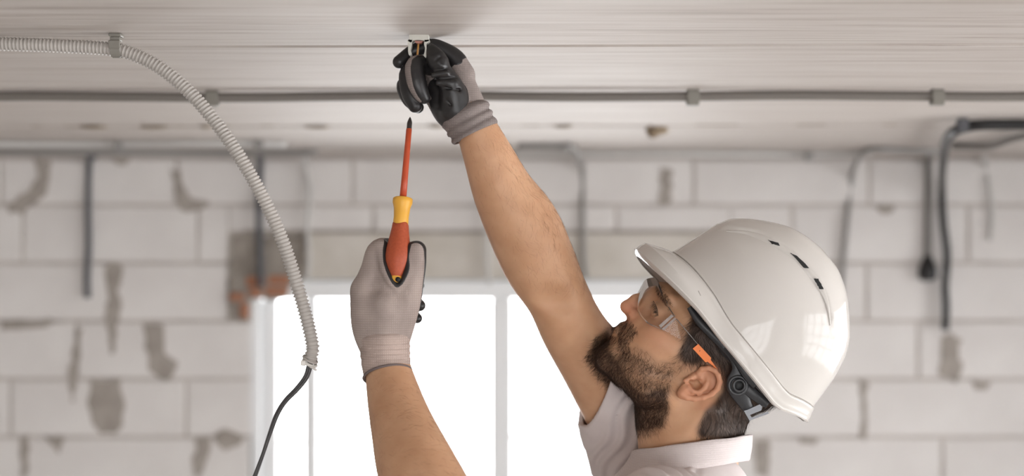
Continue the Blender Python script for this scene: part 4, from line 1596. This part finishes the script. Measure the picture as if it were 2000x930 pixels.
def ribbed(name, pts, prof, m, parent, ratio=0.85, n=48, ribs=0.0):
    """sleeve-like tube along pts with (t, r px) profile"""
    q = spline(np.array(pts), 0.0015)
    s = np.linspace(0, 1, len(q))
    rr = np.interp(s, [p[0] for p in prof], [p[1] for p in prof])
    T, A, B = frames(q)
    v = []
    ang = np.linspace(0, 2 * math.pi, n, endpoint=False)
    # inner return so that the edge has thickness
    idx = list(range(len(q))) + [len(q) - 1, len(q) - 4]
    ex = [0] * len(q) + [-2.2, -2.6]
    for j, i in enumerate(idx):
        r = (rr[i] + ex[j] + ribs * np.cos(ang * n / 2)) * PXM * q[i, 1] / Y0
        v.append(q[i] + r[:, None] * (np.cos(ang)[:, None] * A[i] + ratio * np.sin(ang)[:, None] * B[i]))
    v = np.concatenate(v)
    f = [(i * n + j, i * n + (j + 1) % n, (i + 1) * n + (j + 1) % n, (i + 1) * n + j) for i in range(len(idx) - 1) for j in range(n)]
    return mesh_obj(name, v, f, m, parent, True)


ribbed('cuff', [P(903, 212, 20), P(913, 232, 20), P(925, 254, 21), P(929, 262, 21)],
       [(0, 40), (0.10, 47), (0.20, 51.5), (0.32, 51.5), (0.40, 46.8), (0.46, 46.8), (0.54, 50), (0.62, 50.4), (0.69, 46.4), (0.75, 46.4), (0.84, 49.4), (0.93, 49.8), (1, 47.5)], M['cuff'], gl_r, 0.98)

# ---- left glove, gripping the screwdriver
b = -45
G = field_px((672, 452), (846, 760), -130, 62, 0.0009)
for ch, k in (([(742, 700, b - 6, 30), (726, 645, b, 37), (720, 598, b + 6, 36), (712, 566, b + 8, 26)], 8),
              ([(760, 700, b - 6, 28), (776, 640, b - 2, 32), (792, 592, b - 2, 29), (803, 552, b - 2, 24), (811, 518, b - 2, 20.5), (814, 489, b - 2, 18)], 10),
              ([(752, 700, b - 6, 34), (752, 640, b, 46), (752, 604, b, 44)], 10),
              ([(712, 568, b + 8, 26), (727, 528, b + 10, 23), (740, 491, b + 20, 23), (764, 484, b + 44, 17), (796, 492, b + 46, 15)], 8),
              ([(718, 592, b + 44, 26), (736, 540, b + 70, 20), (780, 535, b + 74, 17), (806, 552, b + 58, 13), (819, 558, b + 46, 9)], 3),
              ([(722, 620, b + 52, 26), (744, 575, b + 80, 19), (790, 575, b + 76, 15), (820, 597, b + 50, 10.5)], 3),
              ([(728, 645, b + 46, 24), (750, 615, b + 74, 16), (792, 606, b + 66, 13), (815, 622, b + 46, 9)], 3),
              ([(752, 640, b + 20, 44), (752, 600, b + 32, 44)], 10)):
    pch(G, ch, k)
# edges of the web that close in front of the handle
for ch in ([(744, 482, b + 6, 15), (748, 508, b - 4, 12), (753, 530, b - 14, 10), (765, 553, b - 20, 9), (775, 565, b - 18, 9)],
           [(742, 530, b + 2, 13), (748, 550, b - 4, 14), (757, 570, b - 10, 15)],
           [(736, 558, b, 17), (757, 572, b - 10, 15), (777, 574, b - 14, 13), (797, 566, b - 10, 16)],
           [(777, 565, b - 18, 9), (789, 551, b - 20, 8), (798, 530, b - 14, 10), (801, 506, b - 8, 13), (806, 488, b - 4, 14)]):
    pch(G, ch, 5)
V, Q = G.mesh(smooth=2)
gl_l = mesh_obj('glove', V, Q, M['knit_light'], person, True)
gl_l['label'] = 'grey knit work glove with black palm, gripping the screwdriver'
C_ = Field(*G.ax)
pch(C_, [(768, 462, b + 24, 15), (758, 480, b + 4, 13), (756, 505, b - 8, 10.5), (761, 526, b - 20, 8.5), (769, 546, b - 28, 7), (776, 556, b - 28, 6), (784, 546, b - 28, 7), (791, 526, b - 22, 9), (793, 505, b - 12, 11), (797, 484, b - 6, 13)], 0)
pch(C_, [(797, 484, b - 2, 14), (806, 472, b - 2, 12), (816, 468, b - 4, 11), (828, 476, b - 4, 11), (835, 490, b - 4, 11)], 0)
pch(C_, [(835, 488, b - 4, 11), (836, 515, b - 2, 11), (832, 552, b, 10), (825, 585, b + 2, 8), (816, 610, b + 6, 6)], 0)
pch(C_, [(806, 552, b + 58, 16), (819, 558, b + 46, 12)], 0)
pch(C_, [(800, 585, b + 66, 17), (820, 597, b + 50, 14)], 0)
pch(C_, [(798, 612, b + 60, 15), (815, 622, b + 46, 12)], 0)
C_.ell(P(770, 555, b + 98), np.array([95, 70, 95]) * PXM, None, 0)
V, Q = G.mesh(np.maximum(G.F - 0.8 * PXM, C_.F), smooth=2)
mesh_obj('coating', V, Q, M['nitrile'], gl_l, True)
ax_l = [P(750, 652, -47), P(752, 685, -51), P(754, 712, -58), P(757, 732, -68)]
cf = ribbed('cuff', ax_l, [(0, 46), (0.1, 52), (0.2, 51), (0.27, 49), (0.34, 50.2), (0.42, 48.2), (0.5, 49.4), (0.58, 47.6), (0.66, 48.6), (0.8, 47), (0.92, 47), (1, 46.6)], M['cuff_light'], gl_l, 0.9)
q = spline(np.array(ax_l), 0.002)
T, A, Bx = frames(q)
ang = np.linspace(0, 2 * math.pi, 49)
r = PR(47.2, -66)
ring = np.array([q[-1] + r * (math.cos(a_) * A[-1] + 0.9 * math.sin(a_) * Bx[-1]) for a_ in ang])
v, f = tube_mesh(ring, PR(2.6, -66), 8, caps=False)
mesh_obj('hem', v, f, M['hem'], gl_l, True)

# ------------------------------------------------------------------ polo shirt
S_ = Field.uniform((0.075, 1.60, 1.22), (0.46, 2.30, 2.16), 0.0028)
S_.ell(P(1330, 1250, 0), (0.145, 0.19, 0.20), None, 0.0)
S_.cone(P(1386, 962, 0), P(1378, 1040, 0), PR(66), PR(90), 0.01)
S_.cone(P(1372, 985, 0), P(1380, 1090, 0), PR(80), PR(110), 0.02)
S_.ell(P(1340, 1380, 0), (0.135, 0.17, 0.24), None, 0.06)
S_.ell(P(1345, 1620, 0), (0.135, 0.175, 0.24), None, 0.06)
S_.cone(P(1350, 1000, 10), P(1345, 1090, 0), PR(100), PR(150), 0.05)
S_.cone(P(1345, 1005, 30), P(1290, 942, 262), PR(92, 30), PR(92, 262), 0.03)
S_.cone(P(1345, 1020, -20), P(1292, 1052, -190), PR(108, 0), PR(126, -190), 0.03)
S_.cone(P(1292, 1052, -190), P(1180, 1105, -262), PR(126, -190), PR(116, -262), 0.03)
limb(S_, [(P(1296, 940, 275), PR(96, 275)), (P(1250, 866, 250), PR(94, 250)), (P(1219, 790, 212), PR(83, 212)), (P(1184, 718, 165), PR(80, 165))], 0.02)
hem_p = P(1168, 776, 140); hem_n = np.array([-0.93, -0.16, 0.26]); hem_n = hem_n / np.linalg.norm(hem_n)
# cut the sleeve open at the hem; only the sleeve reaches the plane up here
X, Yg, Zg = S_.grid(tuple(slice(0, n) for n in S_.F.shape))
dpl = (X - hem_p[0]) * hem_n[0] + (Yg - hem_p[1]) * hem_n[1] + (Zg - hem_p[2]) * hem_n[2]
up_here = (Zg > 2.03) + 0 * X + 0 * Yg
S_.F = np.where(up_here > 0, np.maximum(S_.F, dpl), S_.F).astype(np.float32)
arm = Field(*S_.ax)
limb(arm, RA[:6], 0.0, grow=PR(5, 200))
inside = np.maximum(arm.F, -(dpl + 0.03))
S_.F = np.maximum(S_.F, -inside).astype(np.float32)
# neck opening
S_.cone(H(1350, 760), H(1352, 842), 96 * HS, 96 * HS, 0.004, 'sub')
# soft folds: rings parallel to the hem on the sleeve, slanting pulls on the shoulder
d_ = dpl
wob = 0.010 * np.sin(Yg * 38 + Zg * 21) + 0.006 * np.sin(Zg * 60 - Yg * 25)
slv = np.clip((0.12 + d_) / 0.05, 0, 1) * np.clip((-d_ - 0.014) / 0.01, 0, 1)
fold = 0.0030 * np.sin((d_ + wob) * 2 * math.pi / 0.021) * slv
fold = fold + 0.0025 * np.sin((X * 0.55 + Yg * 0.45 + Zg * 0.5 + wob) * 2 * math.pi / 0.033) * (1 - slv) * np.clip((1.975 - Zg) / 0.03, 0, 1)
S_.F = (S_.F + fold).astype(np.float32)
V, Q = S_.mesh(smooth=2)
shirt = mesh_obj('polo_shirt', V, Q, M['shirt'], person, True)
shirt['label'] = 'pale lilac-grey polo shirt'

# collar: a folded band round the neck
def collar_band(rows, name, m, par, n=72):
    v = []
    for (cx, cy, cl, ra, rb, tilt) in rows:
        for j in range(n):
            a_ = 2 * math.pi * j / n
            # a_ = 0 points to the back of the neck (image right)
            u_ = math.cos(a_) * ra
            d_ = math.sin(a_) * rb
            wob = 1.2 * math.sin(a_ * 5 + cy) + 0.8 * math.sin(a_ * 9)
            v.append(H(cx + u_ * math.cos(tilt), cy - u_ * math.sin(tilt) + wob * 0.6, cl + d_))
    v = np.array(v)
    R = len(rows)
    f = [(i * n + j, i * n + (j + 1) % n, (i + 1) * n + (j + 1) % n, (i + 1) * n + j) for i in range(R - 1) for j in range(n)]
    return mesh_obj(name, v, f, m, par, True)


t0 = 0.13
collar_band([(1349, 912, 0, 108, 92, t0), (1350, 890, 0, 110, 93, t0), (1351, 872, 0, 113, 95, t0), (1351.5, 866, 0, 115, 98, t0), (1352, 864, 0, 117.5, 101, t0), (1352, 866, 0, 119.5, 104, t0),
             (1350, 876, 0, 121, 108, t0), (1344, 892, 0, 126, 114, t0), (1334, 908, 0, 134, 121, t0 + .02), (1326, 922, 0, 141, 127, t0 + 0.04), (1324, 924, 0, 141, 127, t0 + 0.04), (1326, 921, 0, 137, 123, t0 + 0.04), (1338, 902, 0, 126, 114, t0)], 'collar', M['collar'] if 'collar' in M else M['shirt'], shirt)

# trousers and boots (below the frame)
Tf = Field.uniform((0.05, 1.70, FLOOR), (0.44, 2.20, 1.46), 0.006)
Tf.ell((0.235, YM, 1.34), (0.125, 0.165, 0.14))
for s in (-1, 1):
    limb(Tf, [((0.235, YM + s * 0.085, 1.30), 0.10), ((0.225, YM + s * 0.10, 0.95), 0.075), ((0.245, YM + s * 0.105, 0.55), 0.062), ((0.245, YM + s * 0.105, 0.50), 0.062)], 0.0, 0.05)
V, Q = Tf.mesh(smooth=1)
mesh_obj('trousers', V, Q, M['trousers'], person, True)
for s in (-1, 1):
    Bf = Field.uniform((0.02, YM + s * 0.105 - 0.07, FLOOR - 0.01), (0.34, YM + s * 0.105 + 0.07, 0.60), 0.005)
    Bf.cone((0.245, YM + s * 0.105, 0.46), (0.245, YM + s * 0.105, 0.54), 0.055, 0.055)
    Bf.cone((0.245, YM + s * 0.105, 0.46), (0.11, YM + s * 0.105, 0.45), 0.046, 0.042, 0.02)
    Bf.cut((0, 0, FLOOR + 0.001), (0, 0, -1))
    V, Q = Bf.mesh(smooth=1)
    mesh_obj('boot', V, Q, M['boots'], person, True)

# ------------------------------------------------------------------ hard hat
hat = empty('hard_hat', HL(0, 0, 80))
tag(hat, 'white glossy hard hat with vents on the bearded man', 'hard hat')
NP = 288
def prof_spline(pts, n):
    return spline_n(np.array([[a, 0.0, c] for a, c in pts]), n)
def spline_n(p, n):
    s = spline(p, 1.0)
    L = np.concatenate([[0], np.cumsum(np.linalg.norm(np.diff(s, axis=0), axis=1))])
    u = np.linspace(0, L[-1], n)
    return np.stack([np.interp(u, L, s[:, 0]), np.interp(u, L, s[:, 2])], 1)
ND = 72
front = np.vstack([spline_n(np.array([[202, 0, 156], [190, 0, 200], [174, 0, 257]]), 26)[:-1], spline_n(np.array([[174, 0, 257], [150, 0, 284], [118, 0, 310], [69, 0, 338], [30, 0, 348], [-4, 0, 350]]), ND - 25)])
back = spline_n(np.array([[203, 0, 112], [199, 0, 150], [194, 0, 190], [177, 0, 244], [140, 0, 290], [70, 0, 336], [30, 0, 347], [4, 0, 350]]), ND)
side = spline_n(np.array([[141, 0, 112], [140, 0, 160], [134, 0, 210], [118, 0, 262], [90, 0, 304], [52, 0, 335], [20, 0, 348], [0.5, 0, 350]]), ND)
def smst(x, a, b):
    t = np.clip((x - a) / (b - a), 0, 1)
    return t * t * (3 - 2 * t)
def rim_u(fv):
    # height of the lower edge along the side
    return np.interp(fv, [-210, -180, -137, -64, 24, 96, 143, 260], [86, 72, 66, 77, 90, 100, 101, 104])
def hat_point(phi, t_idx, off=0.0):
    c, s = math.cos(phi), math.sin(phi)
    fr = front[t_idx] if c >= 0 else back[t_idx]
    w = abs(c) ** 1.6
    f_ = c * fr[0] - (4 if True else 0)
    l_ = s * side[t_idx][0]
    u_ = w * fr[1] + (1 - w) * side[t_idx][1]
    return np.array([f_, l_, u_])
def hat_rows(off):
    rows = []
    phis = [2 * math.pi * j / NP for j in range(NP)]
    dome = np.array([[hat_point(p, i) for p in phis] for i in range(ND)])      # ND,NP,3
    # raised centre band along the crown
    lat = np.abs(dome[:, :, 1])
    band_w = np.interp(dome[:, :, 0], [-140, -78, -37, 16, 75, 110, 138, 170], [100, 105, 102, 96, 86, 70, 62, 40])
    amt = 6.5 * (1 - smst(lat, band_w - 4, band_w + 1)) * smst(dome[:, :, 2], 235, 262) * smst(-dome[:, :, 0], -172, -150) * smst(dome[:, :, 0], -150, -90)
    cen_ = np.array([0, 0, 150.0])
    dirs = dome - cen_
    dirs /= np.linalg.norm(dirs, axis=2)[:, :, None]
    dome = dome + dirs * (amt + off)[:, :, None] if isinstance(amt, np.ndarray) else dome
    # base of the dome follows the rim
    c = np.array([math.cos(p) for p in phis])
    fb = dome[0, :, 0]
    ru = rim_u(fb)
    vis = smst(c, 0.15, 0.92)
    ub = (ru + 29) * (1 - vis) + 156 * vis
    bk = smst(-c, 0.5, 1.0)
    ub = ub * (1 - bk) + 113 * bk
    shift = ub - dome[0, :, 2]
    for i in range(ND):
        fade = max(0, 1 - i / 22.0)
        dome[i, :, 2] += shift * fade
    # brim: from the base outwards to the edge
    base = dome[0]
    rad = base[:, :2] / np.linalg.norm(base[:, :2], axis=1)[:, None]
    reach = 7 + 50 * vis ** 1.2 + 3 * bk
    edge_u = ru * (1 - vis) + (104 + 3 * smst(c, 0.85, 1.0)) * vis
    edge_u = edge_u * (1 - bk) + 90 * bk
    u_top = edge_u + 25 * vis
    brim = []
    for t in (0.10, 0.25, 0.45, 0.7, 0.88, 0.97, 1.0):
        q = base.copy()
        # straight sides flare little; visor dips like a scoop
        tt_out = (t ** 1.3) * (1 - vis) + (t ** 0.85) * vis
        q[:, :2] += rad * (reach * tt_out)[:, None]
        if t < 0.9:
            q[:, 2] = ub + (u_top - ub) * t
        elif t < 0.99:
            q[:, 2] = (ub + (edge_u - ub) * t) * (1 - vis) + (edge_u + 18) * vis
        else:
            q[:, 2] = edge_u * (1 - vis) + (edge_u + 8) * vis
        brim.append(q)
    lip = brim[-1].copy(); lip[:, 2] -= 5 + 3 * vis; lip[:, :2] += rad * (1.0 - 6 * vis)[:, None]
    lip2 = lip.copy(); lip2[:, :2] -= rad * 4.0; lip2[:, 2] -= 1.0
    lip0 = brim[-1].copy(); lip0[:, :2] += rad * 2.2; lip0[:, 2] -= 2.0
    return dome, brim, lip0, lip, lip2, base, rad
dome, brim, lip0, lip, lip2, base, rad = hat_rows(0.0)
groove = base.copy(); groove[:, :2] -= rad * 2.6; groove[:, 2] += 0.6
base_up = base.copy(); base_up[:, 2] += 2.6
step = base.copy(); step[:, :2] += rad * 4.4; step[:, 2] -= 1.5
step2 = base.copy(); step2[:, :2] += rad * 3.8
brim = [b_ + np.concatenate([rad * 4.4 * max(0.0, 1 - k_ / 5.0), 0 * rad[:, :1]], 1) for k_, b_ in enumerate(brim)]
outer = [lip2, lip, lip0] + brim[::-1] + [step, step2, groove, base_up] + [dome[i] for i in range(1, ND)]
def inner_of(row, d):
    q = row.copy(); q[:, :2] -= rad * d; q[:, 2] -= d * 0.5; return q
inner = [inner_of(lip2, 2)] + [inner_of(b_, 5) - np.array([0, 0, 3.0]) for b_ in brim[::-1]] + [inner_of(base, 6)]
cn = np.array([0, 0, 120.0])
for i in range(2, ND, 2):
    dv = dome[i] - cn
    inner.append(cn + dv * (1 - 6 / np.linalg.norm(dv, axis=1))[:, None])
allrows = inner[::-1] + outer
v = np.concatenate([HO + HS * (r[:, :1] * FW + r[:, 1:2] * LF + r[:, 2:3] * UP) for r in allrows])
f = [(i * NP + j, i * NP + (j + 1) % NP, (i + 1) * NP + (j + 1) % NP, (i + 1) * NP + j) for i in range(len(allrows) - 1) for j in range(NP)]
f += [tuple((len(allrows) - 1) * NP + j for j in range(NP)), tuple(j for j in range(NP - 1, -1, -1))]
shell = mesh_obj('shell', v, f, M['helmet'], hat, True)
shell.data.set_sharp_from_angle(angle=math.radians(32))
bm_tree = BVHTree.FromPolygons([Vector(p) for p in v], f)


def shot(px, py, tree):
    d = Vector(W(px, py, 1.0)) - Vector((0, 0, CZ)); d.normalize()
    loc, nrm, idx, dist = tree.ray_cast(Vector((0, 0, CZ)), d)
    if loc is None: return None, None
    if nrm.dot(d) > 0: nrm = -nrm
    return np.array(loc), np.array(nrm)


def decal(name, poly, tree, m, parent, lift=0.0004, th=0.0012, rows=6):
    """thin plate following a curved surface; poly = 4 photo corners (quad patch)"""
    v = []
    n = rows
    for layer in (lift, -th):
        for i in range(n + 1):
            for j in range(n + 1):
                s, t = i / n, j / n
                px = (poly[0][0] * (1 - s) + poly[1][0] * s) * (1 - t) + (poly[3][0] * (1 - s) + poly[2][0] * s) * t
                py = (poly[0][1] * (1 - s) + poly[1][1] * s) * (1 - t) + (poly[3][1] * (1 - s) + poly[2][1] * s) * t
                loc, nr = shot(px, py, tree)
                if loc is None: return None
                v.append(loc + nr * layer)
    m1 = (n + 1) ** 2
    f = []
    for i in range(n):
        for j in range(n):
            a = i * (n + 1) + j
            f.append((a, a + n + 1, a + n + 2, a + 1))
    edge = [i * (n + 1) for i in range(n + 1)] + [n * (n + 1) + j for j in range(1, n + 1)] + [i * (n + 1) + n for i in range(n - 1, -1, -1)] + [j for j in range(n - 1, 0, -1)]
    for a, b2 in zip(edge, edge[1:] + edge[:1]):
        f.append((a, b2, b2 + m1, a + m1))
    return mesh_obj(name, np.array(v), f, m, parent, False)


for q in ([(1500, 470), (1520, 475), (1523, 481), (1506, 477)], [(1543, 495), (1556, 500), (1580, 524), (1569, 524)], [(1589, 545), (1597, 545), (1608, 565), (1600, 565)]):
    decal('vent_slot', q, bm_tree, M['vent_black'], hat, 0.0027, 0.003)
# ribs that frame the vents
def rib(name, path, hw, m, lift):
    q = spline(np.array([[a, b_, 0.0] for a, b_ in path], float), 4.0)[:, :2]
    d = np.gradient(q, axis=0); d /= np.linalg.norm(d, axis=1)[:, None]
    nrm = np.stack([-d[:, 1], d[:, 0]], 1)
    v, f = [], []
    for i in range(len(q)):
        w = hw * min(1.0, 4 * i / len(q) + 0.1, 4 * (len(q) - 1 - i) / len(q) + 0.1)
        for s_, h_ in ((-1.0, -0.0006), (-0.7, lift), (0.7, lift), (1.0, -0.0006)):
            p_ = q[i] + nrm[i] * w * s_
            lc, nn_ = shot(p_[0], p_[1], bm_tree)
            v.append(lc + nn_ * h_)
    for i in range(len(q) - 1):
        for a in range(3):
            f.append((i * 4 + a, i * 4 + a + 1, (i + 1) * 4 + a + 1, (i + 1) * 4 + a))
    return mesh_obj(name, np.array(v), f, m, hat, True)


rib('vent_rib', [(1418, 452), (1455, 454), (1495, 467), (1530, 486), (1562, 510), (1588, 540), (1606, 568), (1617, 602), (1621, 636)], 6.5, M['helmet'], 0.0012)
decal('scratch_mark', [(1363, 568), (1364.5, 568), (1369, 578), (1368, 578)], bm_tree, M['clip_grey'], hat, 0.0001, rows=3)

# suspension: black headband, strap with the round adjuster, metal buckle
hb = []
for j in range(97):
    a_ = 2 * math.pi * j / 96
    hb.append(HL(8 + 152 * math.cos(a_), 112 * math.sin(a_), 80 + 44 * max(0.0, math.cos(a_)) + 4 * math.cos(a_)))
hb = np.array(hb)
T, A, Bn = frames(hb)
v = []
for i in range(len(hb)):
    o_ = hb[i] - HL(8, 0, 90); o_ -= UP * (o_ @ UP); o_ /= np.linalg.norm(o_)
    for du, do in ((-11, 0), (-11, 2), (11, 2), (11, 0)):
        v.append(hb[i] + HS * (du * UP + do * o_))
f = [(i * 4 + a, i * 4 + (a + 1) % 4, (i + 1) * 4 + (a + 1) % 4, (i + 1) * 4 + a) for i in range(len(hb) - 1) for a in range(4)]
mesh_obj('headband', np.array(v), f, M['black_plastic'], hat, True)


def strap(name, pts, halfw, m, parent, th=2.0):
    """flat strap through (px,py,l) with half-widths; flat side faces the camera"""
    q = spline(np.array([list(H(*p)) + [w * HS] for p, w in zip(pts, halfw)]), 0.0025)
    c3 = q[:, :3]
    T = np.gradient(c3, axis=0); T /= np.linalg.norm(T, axis=1)[:, None]
    S = np.cross(T, np.array([0, -1.0, 0.0])); S /= np.linalg.norm(S, axis=1)[:, None]
    Nn = np.cross(S, T)
    Nn *= np.sign(-Nn[:, 1:2])
    v = []
    for i in range(len(c3)):
        for a, o_ in ((-1, 0), (-0.86, th), (0.86, th), (1, 0)):
            v.append(c3[i] + S[i] * q[i, 3] * a + Nn[i] * o_ * HS)
    f = [(i * 4 + a, i * 4 + (a + 1) % 4, (i + 1) * 4 + (a + 1) % 4, (i + 1) * 4 + a) for i in range(len(c3) - 1) for a in range(4)]
    f += [(0, 1, 2, 3), tuple(len(v) - 4 + k for k in (3, 2, 1, 0))]
    return mesh_obj(name, np.array(v), f, m, parent, True)


strap('strap', [(1346, 600, 108), (1366, 628, 112), (1390, 652, 116), (1418, 678, 120), (1434, 702, 122), (1442, 722, 122), (1440, 752, 120), (1452, 782, 116), (1466, 806, 112)], [5, 8, 9, 11, 9, 13, 21, 14, 9], M['black_plastic'], hat)
strap('strap', [(1418, 676, 120), (1442, 700, 124), (1462, 728, 126), (1480, 752, 124)], [8, 12, 14, 12], M['black_plastic'], hat)
strap('strap', [(1456, 756, 119), (1478, 775, 117), (1500, 790, 110)], [12, 10, 8], M['black_plastic'], hat)
def ringp(name, c, r0, r1, th, m, n=28):
    c = H(*c)
    v = []
    for j in range(n):
        a_ = 2 * math.pi * j / n
        e = np.array([math.cos(a_), 0, math.sin(a_)])
        for r, d in ((r0, 0), (r0, th), ((r0 + r1) / 2, th * 1.25), (r1, th), (r1, 0)):
            v.append(c + HS * (e * r + np.array([0, -d, 0])))
    f = [(j * 5 + k, j * 5 + k + 1, ((j + 1) % n) * 5 + k + 1, ((j + 1) % n) * 5 + k) for j in range(n) for k in range(4)]
    return mesh_obj(name, np.array(v), f, m, hat, True)
ringp('adjuster_ring', (1443, 753, 122), 8, 13, 5, M['black_plastic'])
ringp('adjuster_ring', (1441, 753, 121), 13, 20, 3, M['black_plastic'])
c = H(1443, 753, 123.5)
lathe('adjuster_hole', c, c + np.array([0, -0.0004, 0]), [(0, 8 * HS), (0.0004, 7.5 * HS)], M['vent_black'], hat, 20)
for (px, py) in ((1459, 716), (1478, 730)):
    c = H(px, py, 131)
    lathe('rivet', c, c + np.array([0, -0.002, 0]), [(0, 6 * HS), (0.0012, 5.6 * HS), (0.002, 3.5 * HS)], M['black_plastic'], hat, 16)
# buckle
def quadbox(name, pts, l0, l1, m, par):
    a = [H(x, y, l0) for x, y in pts]; b2 = [H(x, y, l1) for x, y in pts]
    n = len(pts)
    f = [tuple(range(n)), tuple(range(2 * n - 1, n - 1, -1))] + [((i + 1) % n, i, i + n, (i + 1) % n + n) for i in range(n)]
    return mesh_obj(name, np.array(a + b2), f, m, par)
quadbox('buckle_plate', [(1455, 803), (1484, 790), (1489, 795), (1487, 802), (1462, 812)], 112, 117, M['steel'], hat)
quadbox('buckle_bar', [(1453, 803), (1458, 801), (1470, 818), (1464, 822)], 113, 119, M['steel'], hat)
quadbox('buckle_bar', [(1464, 822), (1468, 816), (1500, 804), (1502, 808)], 113, 117, M['steel'], hat)

# ------------------------------------------------------------------ safety glasses
gg = empty('safety_glasses', H(1290, 620, 0))
tag(gg, 'clear safety glasses with orange temple tips worn under the hard hat', 'glasses')
# lens: one wraparound sheet; rows from brow edge to cheek edge, columns from temple to temple
n_c, n_r = 48, 10
v = []
top_c = [(1280, 543, 0), (1288, 558, 30), (1296, 578, 55), (1306, 600, 78), (1318, 618, 92)]
bot_c = [(1256, 563, 0), (1247, 586, 28), (1247, 608, 50), (1264, 630, 72), (1292, 643, 90)]
top_s = spline(np.array([list(np.array(p, float)) for p in top_c]), 2.0)
bot_s = spline(np.array([list(np.array(p, float)) for p in bot_c]), 2.0)
def res(s, n):
    t = np.linspace(0, 1, n); u = np.linspace(0, 1, len(s))
    return np.stack([np.interp(t, u, s[:, k]) for k in range(3)], 1)
top_s, bot_s = res(top_s, n_c), res(bot_s, n_c)
for side_ in (1,):
    pass
def lens_half(sgn):
    g = np.zeros((n_r + 1, n_c, 3))
    for i in range(n_r + 1):
        t = i / n_r
        p = top_s * (1 - t) + bot_s * t
        bulge = 9 * math.sin(math.pi * t)
        for j in range(n_c):
            q = H(p[j, 0] - bulge * 0.8, p[j, 1] - bulge * 0.55, p[j, 2])
            if sgn < 0: q = q.copy(); q[1] = 2 * YM - q[1]
            g[i, j] = q
    return g
ga, gb = lens_half(1), lens_half(-1)
g = np.concatenate([gb[:, ::-1][:, :-1], ga], 1)
nc = g.shape[1]
def sheet(g, th):
    r, c = g.shape[:2]
    du = np.gradient(g, axis=1); dv = np.gradient(g, axis=0)
    nn = np.cross(du, dv); nn /= np.linalg.norm(nn, axis=2)[:, :, None] + 1e-12
    a = (g + nn * th / 2).reshape(-1, 3); b2 = (g - nn * th / 2).reshape(-1, 3)
    v = np.concatenate([a, b2]); m1 = r * c
    f = []
    for i in range(r - 1):
        for j in range(c - 1):
            q = i * c + j
            f.append((q, q + c, q + c + 1, q + 1)); f.append((m1 + q, m1 + q + 1, m1 + q + c + 1, m1 + q + c))
    loop = [j for j in range(c)] + [i * c + c - 1 for i in range(1, r)] + [(r - 1) * c + j for j in range(c - 2, -1, -1)] + [i * c for i in range(r - 2, 0, -1)]
    rim = [(a_, b_, b_ + m1, a_ + m1) for a_, b_ in zip(loop, loop[1:] + loop[:1])]
    return v, f + rim
v, f = sheet(g, 0.002)
lens = mesh_obj('lens', v, f, M['lens'], gg, True)
# bright polished edge of the lens
tube('lens_edge', np.concatenate([gb[0, ::-1][:-1], ga[0]])[::2], 0.0007, M['lens_edge'], lens, 6)
tube('lens_edge', np.concatenate([gb[-1, ::-1][:-1], ga[-1]])[::2], 0.0007, M['lens_edge'], lens, 6)
for s in (1, -1):
    def Hs(px, py, l):
        q = H(px, py, l)
        if s < 0: q = q.copy(); q[1] = 2 * YM - q[1]
        return q
    def plate(name, pts, th, m, par):
        a = [Hs(*p) for p in pts]; b2 = [Hs(p[0], p[1], p[2] + th) for p in pts]
        n = len(pts)
        ff = [tuple(range(n)), tuple(range(2 * n - 1, n - 1, -1))] + [((i + 1) % n, i, i + n, (i + 1) % n + n) for i in range(n)]
        return mesh_obj(name, np.array(a + b2), ff, m, par)
    plate('hinge', [(1287, 636, 90), (1312, 614, 92), (1316, 618, 93), (1291, 641, 91)], 3, M['lens_edge'], gg)
    plate('hinge', [(1292, 643, 91), (1318, 620, 93), (1321, 623, 94), (1297, 646, 92)], 3, M['lens_edge'], gg)
    tm = plate('temple', [(1298, 646, 93), (1321, 623, 95), (1344, 650, 100), (1364, 674, 104), (1356, 680, 104), (1330, 664, 98)], 3, M['temple'], gg)
    tube('temple_edge', np.array([Hs(1321, 623, 98), Hs(1344, 650, 103), Hs(1364, 674, 107)]), 0.0006, M['lens_edge'], tm, 6)
    tp = plate('temple_tip', [(1353, 681, 103.5), (1364, 672, 104), (1389, 699, 106), (1388, 705, 106), (1378, 708, 106)], 4.5, M['orange_tip'], gg)
    plate('temple_hook', [(1380, 705, 104), (1388, 703, 104), (1402, 722, 103), (1400, 730, 102), (1393, 716, 102)], 3, M['orange_tip'], tp)
    for (px, py) in ((1368, 686), (1371.5, 691), (1378, 698)):
        c = Hs(px, py, 108.5 if s > 0 else 108.5)
        e = np.array([0, -1.0 if s > 0 else 1.0, 0])
        lathe('stud_hole', c, c + e * 0.001, [(0, 2.3 * HS), (0.0003, 2.0 * HS)], M['steel_dark'], tp, 10)
